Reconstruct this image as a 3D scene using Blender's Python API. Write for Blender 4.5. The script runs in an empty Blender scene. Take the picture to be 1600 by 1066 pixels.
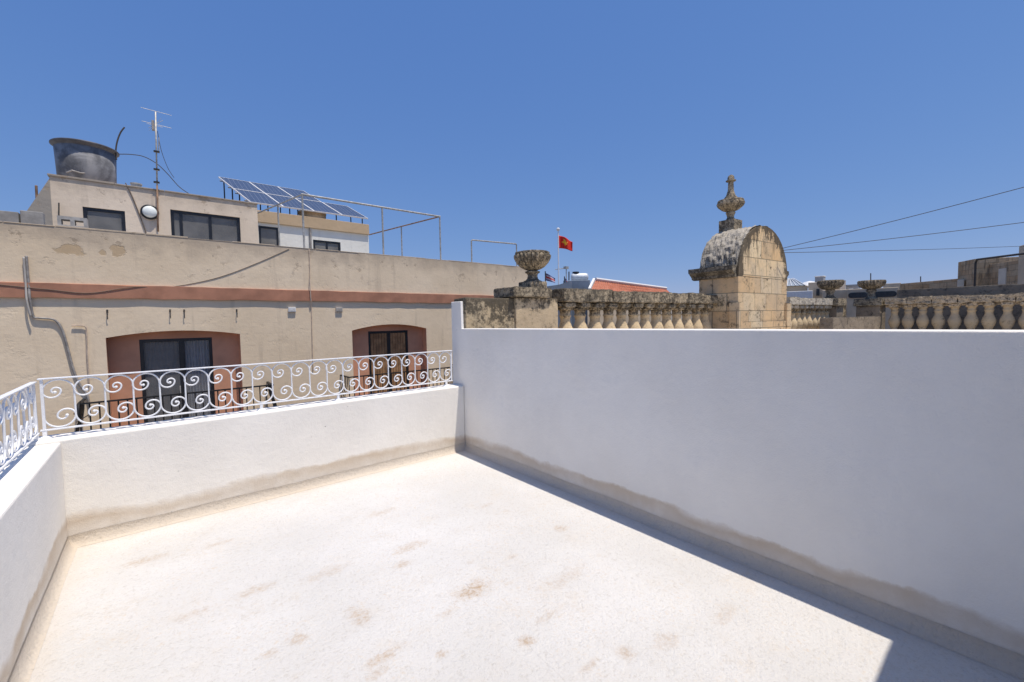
import bpy, bmesh, math, random
from math import sin, cos, pi, radians, sqrt, atan2
from mathutils import Vector, Matrix
random.seed(7)
SC = bpy.context.scene
COL = SC.collection

# ------------------------------------------------------------------ survey
# The place is measured in metres: x runs along the street, y across it,
# z = 0 is the terrace floor.  EYE is where the photographer stood.
EYE = Vector((0, 0, 1.6))
FOC, YAW, PITCH, ROLL = 665.0, radians(50.2), radians(3.0), radians(0.9)
FWD = Vector((cos(YAW), sin(YAW), 0)); RGT = Vector((sin(YAW), -cos(YAW), 0)); ZUP = Vector((0, 0, 1))
CF = FWD*cos(PITCH) - ZUP*sin(PITCH)
_u = ZUP*cos(PITCH) + FWD*sin(PITCH)
CR = RGT*cos(ROLL) - _u*sin(ROLL)
CU = _u*cos(ROLL) + RGT*sin(ROLL)

def ray(px, py): return CF + CR*((px-800)/FOC) - CU*((py-533)/FOC)
def onz(px, py, z=0.0): d = ray(px, py); return EYE + d*((z-EYE.z)/d.z)
def onv(px, py, v): d = ray(px, py); return EYE + d*(v/d.y)
def onu(px, py, u): d = ray(px, py); return EYE + d*(u/d.x)
def at(px, py, Y): d = ray(px, py); return EYE + d*(Y/d.dot(FWD))
# the neighbouring palazzo stands five degrees off the street grid
N_ANG = -radians(4.8)
D2 = Vector((cos(N_ANG), sin(N_ANG), 0)); E2 = Vector((-sin(N_ANG), cos(N_ANG), 0))
N0 = at(883, 497, 6.77); N0.z = 0
NROT = N_ANG
def loc2(P): w = P-N0; return Vector((w.dot(D2), w.dot(E2), P.z))
def onq(px, py, q): d = ray(px, py); t = (q-(EYE-N0).dot(E2))/d.dot(E2); return loc2(EYE+d*t)
def onp(px, py, p): d = ray(px, py); t = (p-(EYE-N0).dot(D2))/d.dot(D2); return loc2(EYE+d*t)

# ------------------------------------------------------------------ meshes
class MB:
    def __init__(s): s.bm = bmesh.new()
    def v(s, p): return s.bm.verts.new(p)
    def f(s, pts):
        try: return s.bm.faces.new([s.v(p) for p in pts])
        except ValueError: return None
    def box(s, x0, x1, y0, y1, z0, z1):
        vs = [s.v((x, y, z)) for z in (z0, z1) for y in (y0, y1) for x in (x0, x1)]
        for q in ((0,2,3,1),(4,5,7,6),(0,1,5,4),(2,6,7,3),(0,4,6,2),(1,3,7,5)):
            s.bm.faces.new([vs[i] for i in q])
        return s
    def hexa(s, p8):      # 4 bottom (ccw) + 4 top
        vs = [s.v(p) for p in p8]
        for q in ((3,2,1,0),(4,5,6,7),(0,1,5,4),(1,2,6,5),(2,3,7,6),(3,0,4,7)):
            s.bm.faces.new([vs[i] for i in q])
        return s
    def prism(s, poly, vec):   # polygon (list of points) swept along vec
        vec = Vector(vec); a = [s.v(p) for p in poly]; b = [s.v(Vector(p)+vec) for p in poly]
        s.bm.faces.new(a); s.bm.faces.new(b[::-1]); n = len(a)
        for i in range(n): s.bm.faces.new([a[i], b[i], b[(i+1) % n], a[(i+1) % n]])
        return s
    def tube(s, pts, r, n=8, cap=True):
        pts = [Vector(p) for p in pts]; rs = r if isinstance(r, (list, tuple)) else [r]*len(pts)
        rings = []; up = None
        for i, p in enumerate(pts):
            t = (pts[min(i+1, len(pts)-1)] - pts[max(i-1, 0)]).normalized()
            if up is None:
                up = t.orthogonal().normalized() if abs(t.z) > .9 else (ZUP - t*t.z).normalized()
            up = (up - t*up.dot(t)); up = up.normalized() if up.length > 1e-5 else t.orthogonal().normalized()
            sd = t.cross(up)
            rings.append([s.v(p + (up*cos(2*pi*(k+.5)/n) + sd*sin(2*pi*(k+.5)/n))*rs[i]) for k in range(n)])
        for a, b in zip(rings, rings[1:]):
            for k in range(n): s.bm.faces.new([a[k], a[(k+1) % n], b[(k+1) % n], b[k]])
        if cap: s.bm.faces.new(rings[0][::-1]); s.bm.faces.new(rings[-1])
        return s
    def lathe(s, prof, n=32, c=(0, 0, 0), flute=None, axis='z'):
        rings = []
        for r, z in prof:
            ring = []
            for k in range(n):
                a = 2*pi*k/n; rr = r*(flute(a, z) if flute else 1)
                p = (rr*cos(a), rr*sin(a), z)
                if axis == 'x': p = (z, p[0], p[1])
                ring.append(s.v((p[0]+c[0], p[1]+c[1], p[2]+c[2])))
            rings.append(ring)
        for a, b in zip(rings, rings[1:]):
            for k in range(n): s.bm.faces.new([a[k], a[(k+1) % n], b[(k+1) % n], b[k]])
        s.bm.faces.new(rings[0][::-1]); s.bm.faces.new(rings[-1])
        return s
    def sphere(s, c, r, n=12):
        s.lathe([(max(r*sin(pi*i/n), r*.02), -r*cos(pi*i/n)) for i in range(n+1)], n*2, c); return s
    def wall(s, x0, x1, z0, z1, y, holes, reveal):
        """upright sheet facing -y with rectangular openings and their reveals"""
        xs = sorted({x0, x1, *[h[0] for h in holes], *[h[1] for h in holes]})
        zs = sorted({z0, z1, *[h[2] for h in holes], *[h[3] for h in holes]})
        for a, b in zip(xs, xs[1:]):
            for c, d in zip(zs, zs[1:]):
                mx, mz = (a+b)/2, (c+d)/2
                if any(h[0] < mx < h[1] and h[2] < mz < h[3] for h in holes): continue
                s.f([(a, y, c), (b, y, c), (b, y, d), (a, y, d)])
        if reveal:
            for a, b, c, d in holes:
                q = y+reveal
                s.f([(a,y,c),(a,y,d),(a,q,d),(a,q,c)]); s.f([(b,y,c),(b,q,c),(b,q,d),(b,y,d)])
                s.f([(a,y,d),(b,y,d),(b,q,d),(a,q,d)]); s.f([(a,y,c),(a,q,c),(b,q,c),(b,y,c)])
        return s
    def build(s, name, mat, parent=None, smooth=False, bevel=0, weld=False, loc=None, rotz=0, sub=0, disp=None):
        if weld: bmesh.ops.remove_doubles(s.bm, verts=s.bm.verts, dist=1e-4)
        bmesh.ops.recalc_face_normals(s.bm, faces=s.bm.faces)
        me = bpy.data.meshes.new(name); s.bm.to_mesh(me); s.bm.free()
        if smooth: me.shade_smooth()
        me.materials.append(mat)
        o = bpy.data.objects.new(name, me); COL.objects.link(o)
        if parent: o.parent = parent
        if loc is not None: o.location = loc
        o.rotation_euler.z = rotz
        if bevel:
            m = o.modifiers.new('bevel', 'BEVEL'); m.width = bevel; m.segments = 2; m.limit_method = 'ANGLE'
        return o

def rough_up(o, amp, scale, cut=0, seed=0):
    """erode a stone object: subdivide and displace with noise"""
    if cut:
        m = o.modifiers.new('sub', 'SUBSURF'); m.subdivision_type = 'SIMPLE'; m.levels = m.render_levels = cut
    t = bpy.data.textures.new('erosion', 'CLOUDS'); t.noise_scale = scale; t.noise_depth = 3
    d = o.modifiers.new('erode', 'DISPLACE'); d.texture = t; d.strength = amp; d.mid_level = .5; d.texture_coords = 'GLOBAL'

def tag(o, label=None, cat=None, group=None, kind=None):
    if label: o['label'] = label
    if cat: o['category'] = cat
    if group: o['group'] = group
    if kind: o['kind'] = kind
    return o
def empty(name, loc=(0, 0, 0), rz=0):
    o = bpy.data.objects.new(name, None); COL.objects.link(o); o.location = loc; o.rotation_euler.z = rz
    o.empty_display_size = .2; return o
def dup(o, parent, loc=None, rz=None):
    c = o.copy(); COL.objects.link(c); c.parent = parent
    if loc is not None: c.location = loc
    if rz is not None: c.rotation_euler.z = rz
    return c

# ------------------------------------------------------------------ materials
class G:
    def __init__(s, name, rough=.85, metal=0.0, spec=.25):
        s.m = bpy.data.materials.new(name); s.m.use_nodes = True; s.t = s.m.node_tree
        s.b = s.t.nodes['Principled BSDF']; s.out = s.t.nodes['Material Output']
        s.b.inputs['Roughness'].default_value = rough; s.b.inputs['Metallic'].default_value = metal
        s.b.inputs['Specular IOR Level'].default_value = spec
    def node(s, ty, ins=None, **props):
        n = s.t.nodes.new(ty)
        for k, v in props.items(): setattr(n, k, v)
        for k, v in (ins or {}).items(): s.set(n.inputs[k], v)
        return n
    def set(s, sock, v):
        if isinstance(v, bpy.types.NodeSocket): s.t.links.new(v, sock)
        elif isinstance(v, tuple) and len(v) == 3 and sock.type == 'RGBA': sock.default_value = (*v, 1)
        else: sock.default_value = v
    def pos(s): return s.node('ShaderNodeNewGeometry').outputs['Position']
    def obj(s): return s.node('ShaderNodeTexCoord').outputs['Object']
    def nrm(s): return s.node('ShaderNodeNewGeometry').outputs['Normal']
    def xyz(s, vec): return s.node('ShaderNodeSeparateXYZ', {0: vec}).outputs
    def comb(s, x, y, z): return s.node('ShaderNodeCombineXYZ', {0: x, 1: y, 2: z}).outputs[0]
    def map(s, vec, scale=(1, 1, 1), rot=(0, 0, 0), loc=(0, 0, 0)):
        return s.node('ShaderNodeMapping', {'Vector': vec, 'Scale': scale, 'Rotation': rot, 'Location': loc}).outputs[0]
    def noise(s, scale, detail=4, rough=.55, vec=None, dist=0.0):
        return s.node('ShaderNodeTexNoise', {'Vector': vec if vec is not None else s.pos(), 'Scale': scale, 'Detail': float(detail), 'Roughness': rough, 'Distortion': dist}).outputs[0]
    def voro(s, scale, vec=None, feature='F1'):
        return s.node('ShaderNodeTexVoronoi', {'Vector': vec if vec is not None else s.pos(), 'Scale': scale}, feature=feature).outputs['Distance']
    def math(s, op, a, b=0.0, clamp=False):
        return s.node('ShaderNodeMath', {0: a, 1: b}, operation=op, use_clamp=clamp).outputs[0]
    def step(s, x, a, b, lo=0.0, hi=1.0):
        return s.node('ShaderNodeMapRange', {'Value': x, 'From Min': a, 'From Max': b, 'To Min': lo, 'To Max': hi}, interpolation_type='SMOOTHSTEP').outputs[0]
    def mix(s, fac, a, b, mode='MIX'):
        n = s.node('ShaderNodeMix', data_type='RGBA', blend_type=mode)
        s.set(n.inputs[0], fac); s.set(n.inputs[6], a); s.set(n.inputs[7], b); return n.outputs[2]
    def ell(s, X, Z, x0, z0, a, b, wob):
        dx = s.math('DIVIDE', s.math('SUBTRACT', X, x0), a); dz = s.math('DIVIDE', s.math('SUBTRACT', Z, z0), b)
        r = s.math('SQRT', s.math('ADD', s.math('MULTIPLY', dx, dx), s.math('MULTIPLY', dz, dz)))
        return s.math('ADD', r, wob)
    def bump(s, h, strength=.4, dist=.01, nrm=None):
        n = s.node('ShaderNodeBump', {'Height': h, 'Strength': strength, 'Distance': dist})
        if nrm is not None: s.set(n.inputs['Normal'], nrm)
        return n.outputs[0]
    def done(s, col=None, nrm=None, rough=None):
        if col is not None: s.set(s.b.inputs['Base Color'], col)
        if nrm is not None: s.set(s.b.inputs['Normal'], nrm)
        if rough is not None: s.set(s.b.inputs['Roughness'], rough)
        return s.m

def plain(name, col, rough=.6, metal=0.0, var=.12, scale=9, spec=.3, bump=.1):
    g = G(name, rough, metal, spec)
    n = g.noise(scale, 5)
    dark = tuple(c*(1-var) for c in col); lite = tuple(min(1, c*(1+var)) for c in col)
    c = g.mix(g.step(n, .3, .7), dark, lite)
    return g.done(c, g.bump(g.noise(scale*8, 3), bump, .004))

MAT = {}
def white_plaster():
    g = G('white_plaster', .88, spec=.2); P = g.pos(); X, Y, Z = g.xyz(P)
    c = g.mix(g.step(g.noise(1.3, 5), .3, .7), (.81, .775, .715), (.875, .842, .782))
    c = g.mix(g.math('MULTIPLY', g.step(g.noise(1, 5, .6, g.map(P, (3.5, 3.5, .7))), .45, .75), .22), c, (.72, .70, .665))
    c = g.mix(g.math('MULTIPLY', g.step(g.noise(2.6, 6, .65), .58, .75), .25), c, (.60, .60, .60))
    # damp line left along the foot of the walls
    h = g.math('ADD', .11, g.math('MULTIPLY', g.noise(1.6, 3, .5), .20))
    d = g.math('SUBTRACT', Z, h)
    d = g.math('ADD', d, g.math('MULTIPLY', g.math('SUBTRACT', g.noise(11, 6, .7), .5), .06))
    soft = g.step(g.noise(1.4, 2), .35, .65, .025, .085)
    body = g.math('DIVIDE', g.math('SUBTRACT', .012, d), soft, True)
    edge = g.math('MULTIPLY', body, g.step(d, -.13, -.02))
    c = g.mix(g.math('MULTIPLY', body, g.step(g.noise(3.4, 6, .7), .32, .62, .45, .85)), c, (.62, .545, .455))
    c = g.mix(g.math('MULTIPLY', edge, g.step(g.noise(2.2, 3), .3, .65, .25, .75)), c, (.56, .445, .32))
    # a few dark pock marks
    sp = g.math('MULTIPLY', g.math('MULTIPLY', g.step(g.voro(7), .062, .03), g.step(g.noise(2.1, 2), .44, .56)), g.step(Y, 4.30, 4.34))
    c = g.mix(g.math('MULTIPLY', sp, .75), c, (.16, .15, .14))
    fine = g.noise(120, 4, .65); mid = g.noise(26, 4)
    n = g.bump(fine, .40, .006); n = g.bump(mid, .22, .012, n); n = g.bump(g.noise(3.0, 3), .18, .05, n)
    return g.done(c, n)

def floor_membrane(name='floor_membrane', cove=False):
    g = G(name, .9, spec=.15); P = g.pos(); X, Y, Z = g.xyz(P)
    c = g.mix(g.step(g.noise(1.1, 5), .3, .7), (.625, .61, .585), (.70, .688, .668))
    c = g.mix(g.math('MULTIPLY', g.step(g.noise(3.2, 6, .7), .52, .72), .28), c, (.66, .59, .50))
    c = g.mix(g.math('MULTIPLY', g.math('MULTIPLY', g.step(g.noise(30, 5, .75), .52, .66), g.step(g.noise(2.3, 4), .42, .62)), .5), c, (.60, .50, .385))
    w1 = g.math('MULTIPLY', g.math('SUBTRACT', g.noise(13, 7, .8), .5), 4.2)
    w2 = g.math('MULTIPLY', g.math('SUBTRACT', g.noise(55, 4, .7), .5), 1.2)
    wob = g.math('ADD', w1, w2); brk = g.step(g.noise(38, 5, .75), .40, .62, .30, 1.0)
    tan_ = g.math('MULTIPLY', g.step(g.noise(2.1, 7, .72), .50, .70), g.step(g.noise(26, 5, .75), .42, .64))
    c = g.mix(g.math('MULTIPLY', tan_, .40), c, (.54, .445, .335))
    for px, py, a, b, k in ((738, 922, .12, .07, .75), (560, 962, .05, .08, .6), (600, 1025, .10, .035, .6), (464, 1000, .05, .04, .55), (822, 1003, .045, .035, .65),
                            (876, 826, .06, .05, .5), (976, 1020, .05, .04, .5), (640, 855, .13, .06, .45), (590, 1052, .05, .03, .5), (700, 958, .06, .03, .35), (860, 960, .10, .03, .35), (1130, 960, .10, .05, .3), (300, 960, .1, .04, .35), (340, 850, .1, .03, .35), (600, 800, .12, .04, .35), (760, 790, .08, .03, .3), (920, 1040, .06, .02, .4), (800, 870, .05, .02, .3), (225, 876, .12, .06, .45), (398, 922, .10, .05, .4),
                            (420, 1022, .04, .03, .5), (1042, 1000, .09, .05, .35), (630, 882, .06, .04, .5), (515, 893, .16, .05, .35), (690, 1022, .03, .02, .5), (880, 905, .2, .06, .3)):
        q = onz(px, py); e = g.ell(X, Y, q.x, q.y, a, b, wob)
        c = g.mix(g.math('MULTIPLY', g.math('MULTIPLY', g.step(e, 1.45, .1), brk), min(1, k*1.25)), c, (.46, .33, .21))
    # small dark flecks of grit
    gr = g.math('MULTIPLY', g.step(g.voro(9), .03, .015), g.step(g.noise(1.7, 2), .45, .6))
    c = g.mix(g.math('MULTIPLY', gr, .7), c, (.2, .16, .11))
    if cove: c = g.mix(.85, c, g.mix(g.step(g.noise(1.7, 4), .35, .65), (.575, .495, .39), (.635, .56, .46)))
    # damp margin along the foot of the walls
    dm = g.math('MINIMUM', g.math('SUBTRACT', WALL_U, X), g.math('MINIMUM', g.math('SUBTRACT', WALL_V, Y), g.math('SUBTRACT', X, WALL_L)))
    dm = g.math('ADD', dm, g.math('MULTIPLY', g.math('SUBTRACT', g.noise(5, 5), .5), .10))
    c = g.mix(g.math('MULTIPLY', g.step(dm, .16, .04), .40), c, (.64, .57, .49))
    gran = g.math('ADD', g.math('MULTIPLY', g.noise(30, 6, .75), .6), g.math('MULTIPLY', g.noise(75, 4, .7), .4))
    c = g.mix(g.math('MULTIPLY', g.step(gran, .50, .38), .38), c, (.46, .42, .36))
    n = g.bump(gran, .75, .022); n = g.bump(g.noise(19, 6, .7), .40, .014, n); n = g.bump(g.noise(5, 4), .25, .03, n)
    return g.done(c, n)

def facade_plaster(name='beige_plaster', a=(.74, .60, .425), b=(.83, .685, .50), top=3.44, topd=.55, patches=(), grime=1.0):
    g = G(name, .92, spec=.15); P = g.pos(); X, Y, Z = g.xyz(P)
    c = g.mix(g.step(g.noise(.55, 5, .6), .32, .68), a, b)
    c = g.mix(g.math('MULTIPLY', g.step(g.noise(6, 6, .7), .52, .75), .35), c, tuple(.78*k for k in a))
    # vertical run-off streaks and the blackened top of the parapet
    st = g.noise(1, 5, .6, g.map(P, (5.5, 5.5, .55)))
    c = g.mix(g.math('MULTIPLY', g.step(st, .55, .78), .30*grime), c, (.30, .25, .20))
    tg = g.math('ADD', g.math('SUBTRACT', top, Z), g.math('MULTIPLY', g.math('SUBTRACT', g.noise(2.4, 6, .7), .5), -.9))
    c = g.mix(g.math('MULTIPLY', g.step(tg, topd, -.1), .62*grime), c, (.34, .28, .22))
    fl = g.math('MULTIPLY', g.step(g.noise(3.2, 6, .75), .60, .64), g.step(g.math('SUBTRACT', top, Z), 1.2, .15))
    c = g.mix(g.math('MULTIPLY', fl, .65*grime), c, (.36, .28, .20))
    wob = g.math('MULTIPLY', g.math('SUBTRACT', g.noise(6.5, 6, .75), .5), 2.6)
    rim = None
    for x0, z0, ra, rb in patches:
        e = g.ell(X, Z, x0, z0, ra, rb, wob); c = g.mix(g.math('MULTIPLY', g.step(e, 1.05, .8), .72), c, (.50, .36, .21))
        k = g.step(e, .9, 1.05); rim = k if rim is None else g.math('MINIMUM', rim, k)
    br = g.node('ShaderNodeTexBrick', {'Vector': g.comb(X, Z, 0.0), 'Scale': 1.0, 'Mortar Size': .006, 'Mortar Smooth': .6, 'Brick Width': .55, 'Row Height': .265, 'Bias': 0.0}).outputs['Fac']
    br = g.math('MULTIPLY', br, g.step(g.noise(.9, 3), .40, .6))
    n = g.bump(br, .20, .006); n.node.invert = True
    n = g.bump(g.noise(7, 6, .65), .26, .03, n); n = g.bump(g.noise(60, 3), .22, .006, n)
    if rim is not None: n = g.bump(rim, .6, .02, n)
    n = g.bump(g.step(g.noise(3.2, 6, .75), .58, .64), .25, -.012, n)
    return g.done(c, n)

def stone(name, base=(.50, .385, .235), alt=(.42, .33, .22), lichen=.5, arch=None, dark=(.055, .05, .042), pale=(.42, .39, .33), lscale=5.0, block=None, zgrime_shade=None, up=.25):
    g = G(name, .95, spec=.1); P = g.pos(); X, Y, Z = g.xyz(P)
    c = g.mix(g.step(g.noise(1.6, 5), .35, .65), base, alt)
    c = g.mix(g.math('MULTIPLY', g.step(g.noise(11, 5, .7), .5, .75), .35), c, tuple(.6*k for k in base))
    n = None
    if block:
        L = g.node('ShaderNodeVectorRotate', {'Vector': P, 'Angle': -N_ANG}, rotation_type='Z_AXIS').outputs[0]
        lx, ly, lz = g.xyz(L)
        bn = g.node('ShaderNodeTexBrick', {'Vector': g.comb(g.math('ADD', lx, g.math('MULTIPLY', ly, .8)), g.math('ADD', Z, .16), 0.0), 'Scale': 1.0, 'Mortar Size': .009, 'Mortar Smooth': .3,
                    'Brick Width': block[0], 'Row Height': block[1], 'Color1': (.80, .62, .44), 'Color2': (1, 1, .97), 'Mortar': (.5, .5, .5)})
        c = g.mix(.62, c, g.mix(1.0, c, bn.outputs['Color'], 'MULTIPLY'))
        dr = g.math('MULTIPLY', g.step(g.noise(1, 6, .65, g.map(P, (7, 7, .9))), .52, .66), g.step(Z, 2.15, 3.0)); c = g.mix(g.math('MULTIPLY', dr, .75), c, (.12, .10, .075))
        c = g.mix(g.math('MULTIPLY', bn.outputs['Fac'], .55), c, (.20, .16, .11))
        n = g.bump(bn.outputs['Fac'], .8, -.015)
    m = g.math('ADD', g.math('MULTIPLY', g.noise(lscale, 8, .8), .55), g.math('MULTIPLY', g.noise(lscale*4.2, 6, .75), .45))
    if zgrime_shade:        # blackened towards the weather-beaten top; on balusters this paints in rail shade
        m = g.math('ADD', m, g.step(Z, zgrime_shade[0], zgrime_shade[1], 0.0, zgrime_shade[2]))
    if arch:       # lichen creeping in from the rounded coping
        mid_, hw_, zs_, H_ = arch
        L = g.node('ShaderNodeVectorRotate', {'Vector': g.map(P, loc=(-N0.x, -N0.y, 0)), 'Angle': -N_ANG}, rotation_type='Z_AXIS').outputs[0]
        lx, ly, lz = g.xyz(L)
        ax = g.math('DIVIDE', g.math('SUBTRACT', lx, mid_), hw_); az_ = g.math('DIVIDE', g.math('MAXIMUM', g.math('SUBTRACT', Z, zs_), 0.0), H_)
        r_ = g.math('SQRT', g.math('ADD', g.math('MULTIPLY', ax, ax), g.math('MULTIPLY', az_, az_)))
        r_ = g.math('ADD', r_, g.math('MULTIPLY', g.math('SUBTRACT', g.noise(1, 6, .7, g.map(P, (9, 9, 1.6))), .5), .75))
        m = g.math('ADD', m, g.math('MULTIPLY', g.step(r_, .74, 1.02), g.step(Z, zs_-.4, zs_+.25, 0.0, .25)))
    nz = g.xyz(g.nrm())[2]
    m = g.math('ADD', m, g.math('MULTIPLY', g.math('MAXIMUM', nz, 0.0), up*.6))
    th = .64 - .27*lichen
    c = g.mix(g.math('MULTIPLY', g.step(m, th-.07, th+.10), .45), c, tuple(.45*k for k in base))
    c = g.mix(g.math('MULTIPLY', g.step(m, th, th+.10), .82), c, dark)
    pl = g.noise(lscale*5.5, 5, .7)
    c = g.mix(g.math('MULTIPLY', g.step(pl, .60, .70), .55*min(1, lichen+.2)), c, pale)
    h = g.noise(22, 7, .75)
    n = g.bump(h, .6, .022, n); n = g.bump(g.noise(90, 4, .7), .5, .007, n)
    return g.done(c, n)

def glass(name, tint=(.55, .6, .65), gl=1.0):
    g = G(name); tr = g.node('ShaderNodeBsdfTransparent', {'Color': (*tint, 1)})
    gs = g.node('ShaderNodeBsdfGlossy', {'Color': (.9*gl, .9*gl, .9*gl, 1), 'Roughness': .02})
    fr = g.node('ShaderNodeFresnel', {'IOR': 1.7})
    mx = g.node('ShaderNodeMixShader', {0: fr.outputs[0], 1: tr.outputs[0], 2: gs.outputs[0]})
    g.t.links.new(mx.outputs[0], g.out.inputs[0]); return g.m

WALL_U, WALL_V, WALL_L = 2.86, 4.36, -.56
FV = 11.5            # plane of the facade across the street
M = {}
M['white'] = white_plaster()
M['floor'] = floor_membrane(); M['cove'] = floor_membrane('cove_membrane', True)
_pt = [onv(110, 391, FV), onv(184, 392, FV), onv(160, 395, FV)]
M['beige'] = facade_plaster(patches=((_pt[0].x, _pt[0].z, .20, .10), (_pt[1].x, _pt[1].z, .10, .12), (_pt[2].x, _pt[2].z, .07, .06)))
M['room'] = facade_plaster('rooftop_plaster', (.70, .585, .45), (.80, .68, .54), top=4.98, topd=.55, grime=1.0)
M['room_side'] = facade_plaster('shaded_weathered_plaster', (.33, .30, .26), (.42, .38, .32), top=5.0, topd=.8)  # shadow on the left side face put into a darker weathered plaster
M['palewall'] = facade_plaster('pale_wall_plaster', (.74, .73, .66), (.80, .79, .73), top=6.5, topd=.1, grime=.35)
M['fascia'] = facade_plaster('ochre_fascia_plaster', (.50, .37, .23), (.57, .43, .28), top=6.5, topd=.2, grime=.7)
M['band'] = plain('terracotta_band_paint', (.40, .195, .125), .85, var=.16, scale=3)
M['recess'] = plain('terracotta_recess_paint', (.56, .29, .185), .85, var=.12, scale=2)
M['black'] = plain('black_aluminium', (.015, .016, .02), .35, var=.2, spec=.5)
M['iron'] = plain('black_iron', (.018, .018, .019), .5, var=.3, spec=.4)
M['whiteiron'] = plain('white_painted_iron', (.80, .81, .83), .4, var=.05, scale=20, spec=.45)
M['glass'] = glass('window_glass')
def greylit(name, col, k):  # grey diffuse film stands in for the weakly lit room behind the glass
    g = G(name); df = g.node('ShaderNodeBsdfDiffuse', {'Color': (*col, 1)}); tr = g.node('ShaderNodeBsdfTransparent', {'Color': (.75, .76, .78, 1)})
    a = g.node('ShaderNodeMixShader', {0: g.step(g.noise(1.3, 3), .3, .7, k-.12, k+.12), 1: tr.outputs[0], 2: df.outputs[0]})
    gs = g.node('ShaderNodeBsdfGlossy', {'Color': (.8, .8, .8, 1), 'Roughness': .05}); fr = g.node('ShaderNodeFresnel', {'IOR': 1.45})
    b_ = g.node('ShaderNodeMixShader', {0: fr.outputs[0], 1: a.outputs[0], 2: gs.outputs[0]}); g.t.links.new(b_.outputs[0], g.out.inputs[0]); return g.m
M['greylit'] = greylit('greylit_window_glass', (.34, .33, .31), .50)
M['greylit_door'] = greylit('greylit_door_glass', (.34, .34, .34), .30)
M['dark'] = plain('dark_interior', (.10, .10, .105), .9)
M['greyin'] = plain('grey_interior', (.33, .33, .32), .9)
M['curtain'] = plain('pale_curtain', (.55, .58, .64), .9, var=.1)
M['curtaing'] = plain('grey_curtain', (.30, .30, .30), .9, var=.1)
M['wood'] = plain('brown_shutter_wood', (.30, .17, .085), .6, var=.3, scale=6)
M['steel'] = plain('galvanised_pipe', (.42, .41, .38), .5, .35, var=.25, scale=14)
M['rustpipe'] = plain('rusty_pipe', (.27, .17, .11), .8, var=.35, scale=10)
M['cable'] = plain('dark_cable', (.07, .062, .055), .7)
M['br_cable_shadow'] = plain('brown_cable_and_shadow', (.19, .15, .115), .8)
M['greypipe'] = plain('grey_conduit', (.30, .28, .26), .6, var=.25, scale=12)
M['paintpipe'] = plain('painted_conduit', (.55, .44, .345), .8, var=.2)
M['vent'] = plain('white_vent_plastic', (.72, .72, .71), .6, var=.06)
M['ventg'] = plain('grey_vent_plastic', (.45, .42, .38), .7, var=.08)
M['conc'] = plain('grey_concrete', (.40, .39, .37), .95, var=.2, scale=12, bump=.4)
M['concd'] = plain('dark_concrete_block', (.29, .285, .275), .95, var=.18, scale=7, bump=.4)
M['alu'] = plain('aluminium', (.62, .63, .65), .35, .8, var=.08)
M['lampglass'] = plain('opal_lamp_glass', (.82, .86, .82), .25, var=.03, spec=.6)
M['red'] = plain('red_flag_cloth', (.62, .028, .016), .75, var=.08, scale=4)
M['yellow'] = plain('yellow_flag_emblem', (.85, .42, .03), .75, var=.05)
M['whitecloth'] = plain('white_flag_cloth', (.52, .45, .50), .8, var=.05)
M['bluecloth'] = plain('blue_flag_cloth', (.13, .13, .27), .8, var=.05)
M['tankw'] = plain('white_tank_steel', (.62, .66, .68), .4, .2, var=.07)
M['tankg'] = plain('grey_tank', (.33, .345, .36), .6, var=.1)
M['blueroof'] = plain('blue_grey_roof', (.25, .29, .34), .7, var=.12, scale=2)
M['farbeige'] = plain('far_beige_wall', (.58, .475, .345), .9, var=.12, scale=1.2)
M['farpale'] = plain('far_pale_wall', (.62, .56, .46), .9, var=.1, scale=1.2)
M['fargrey'] = plain('far_grey_wall', (.46, .385, .29), .9, var=.15, scale=1.2)
M['fardark'] = plain('dark_tarpaulin', (.045, .05, .055), .8, var=.2)
M['farwhite'] = plain('far_white_wall', (.7, .7, .69), .9, var=.06)
M['asphalt'] = plain('asphalt', (.05, .05, .052), .9, var=.2, scale=4)
M['pave'] = plain('pavement_slabs', (.30, .28, .25), .9, var=.15, scale=3)
M['earth'] = plain('ground_earth', (.28, .25, .20), .95, var=.2, scale=.05)

def tank_mat():
    g = G('weathered_black_tank', .65, spec=.12); P = g.obj()
    c = g.mix(g.step(g.noise(1.8, 6, .65, P, .6), .36, .66), (.11, .112, .12), (.30, .305, .32))
    c = g.mix(g.math('MULTIPLY', g.step(g.noise(1, 6, .7, g.map(P, (5, 5, 1.2))), .52, .72), .5), c, (.34, .335, .33))
    return g.done(c, g.bump(g.noise(14, 4), .2, .01))
M['tank'] = tank_mat(); M['tankrim'] = plain('dark_tank_rim', (.10, .10, .11), .5, var=.25)
def solar_mat():
    g = G('solar_cells', .18, spec=.5); O = g.obj(); x, y, z = g.xyz(O)
    br = g.node('ShaderNodeTexBrick', {'Vector': g.comb(x, y, 0.0), 'Scale': 1.0, 'Mortar Size': .007, 'Brick Width': .142, 'Row Height': .142, 'Color1': (.045, .055, .085, 1), 'Color2': (.06, .07, .10, 1), 'Mortar': (.17, .19, .23, 1)}, offset=0.0)
    return g.done(br.outputs['Color'])
M['solar'] = solar_mat()
def tile_mat():
    g = G('red_roof_tiles', .8); O = g.obj(); x, y, z = g.xyz(O)
    c = g.mix(g.step(g.noise(3, 5), .3, .7), (.50, .19, .11), (.62, .28, .18))
    row = g.math('FRACT', g.math('MULTIPLY', y, 2.2))
    c = g.mix(g.math('MULTIPLY', g.step(row, .14, .04), .55), c, (.16, .05, .03))
    return g.done(c)
M['tile'] = tile_mat()

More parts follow.
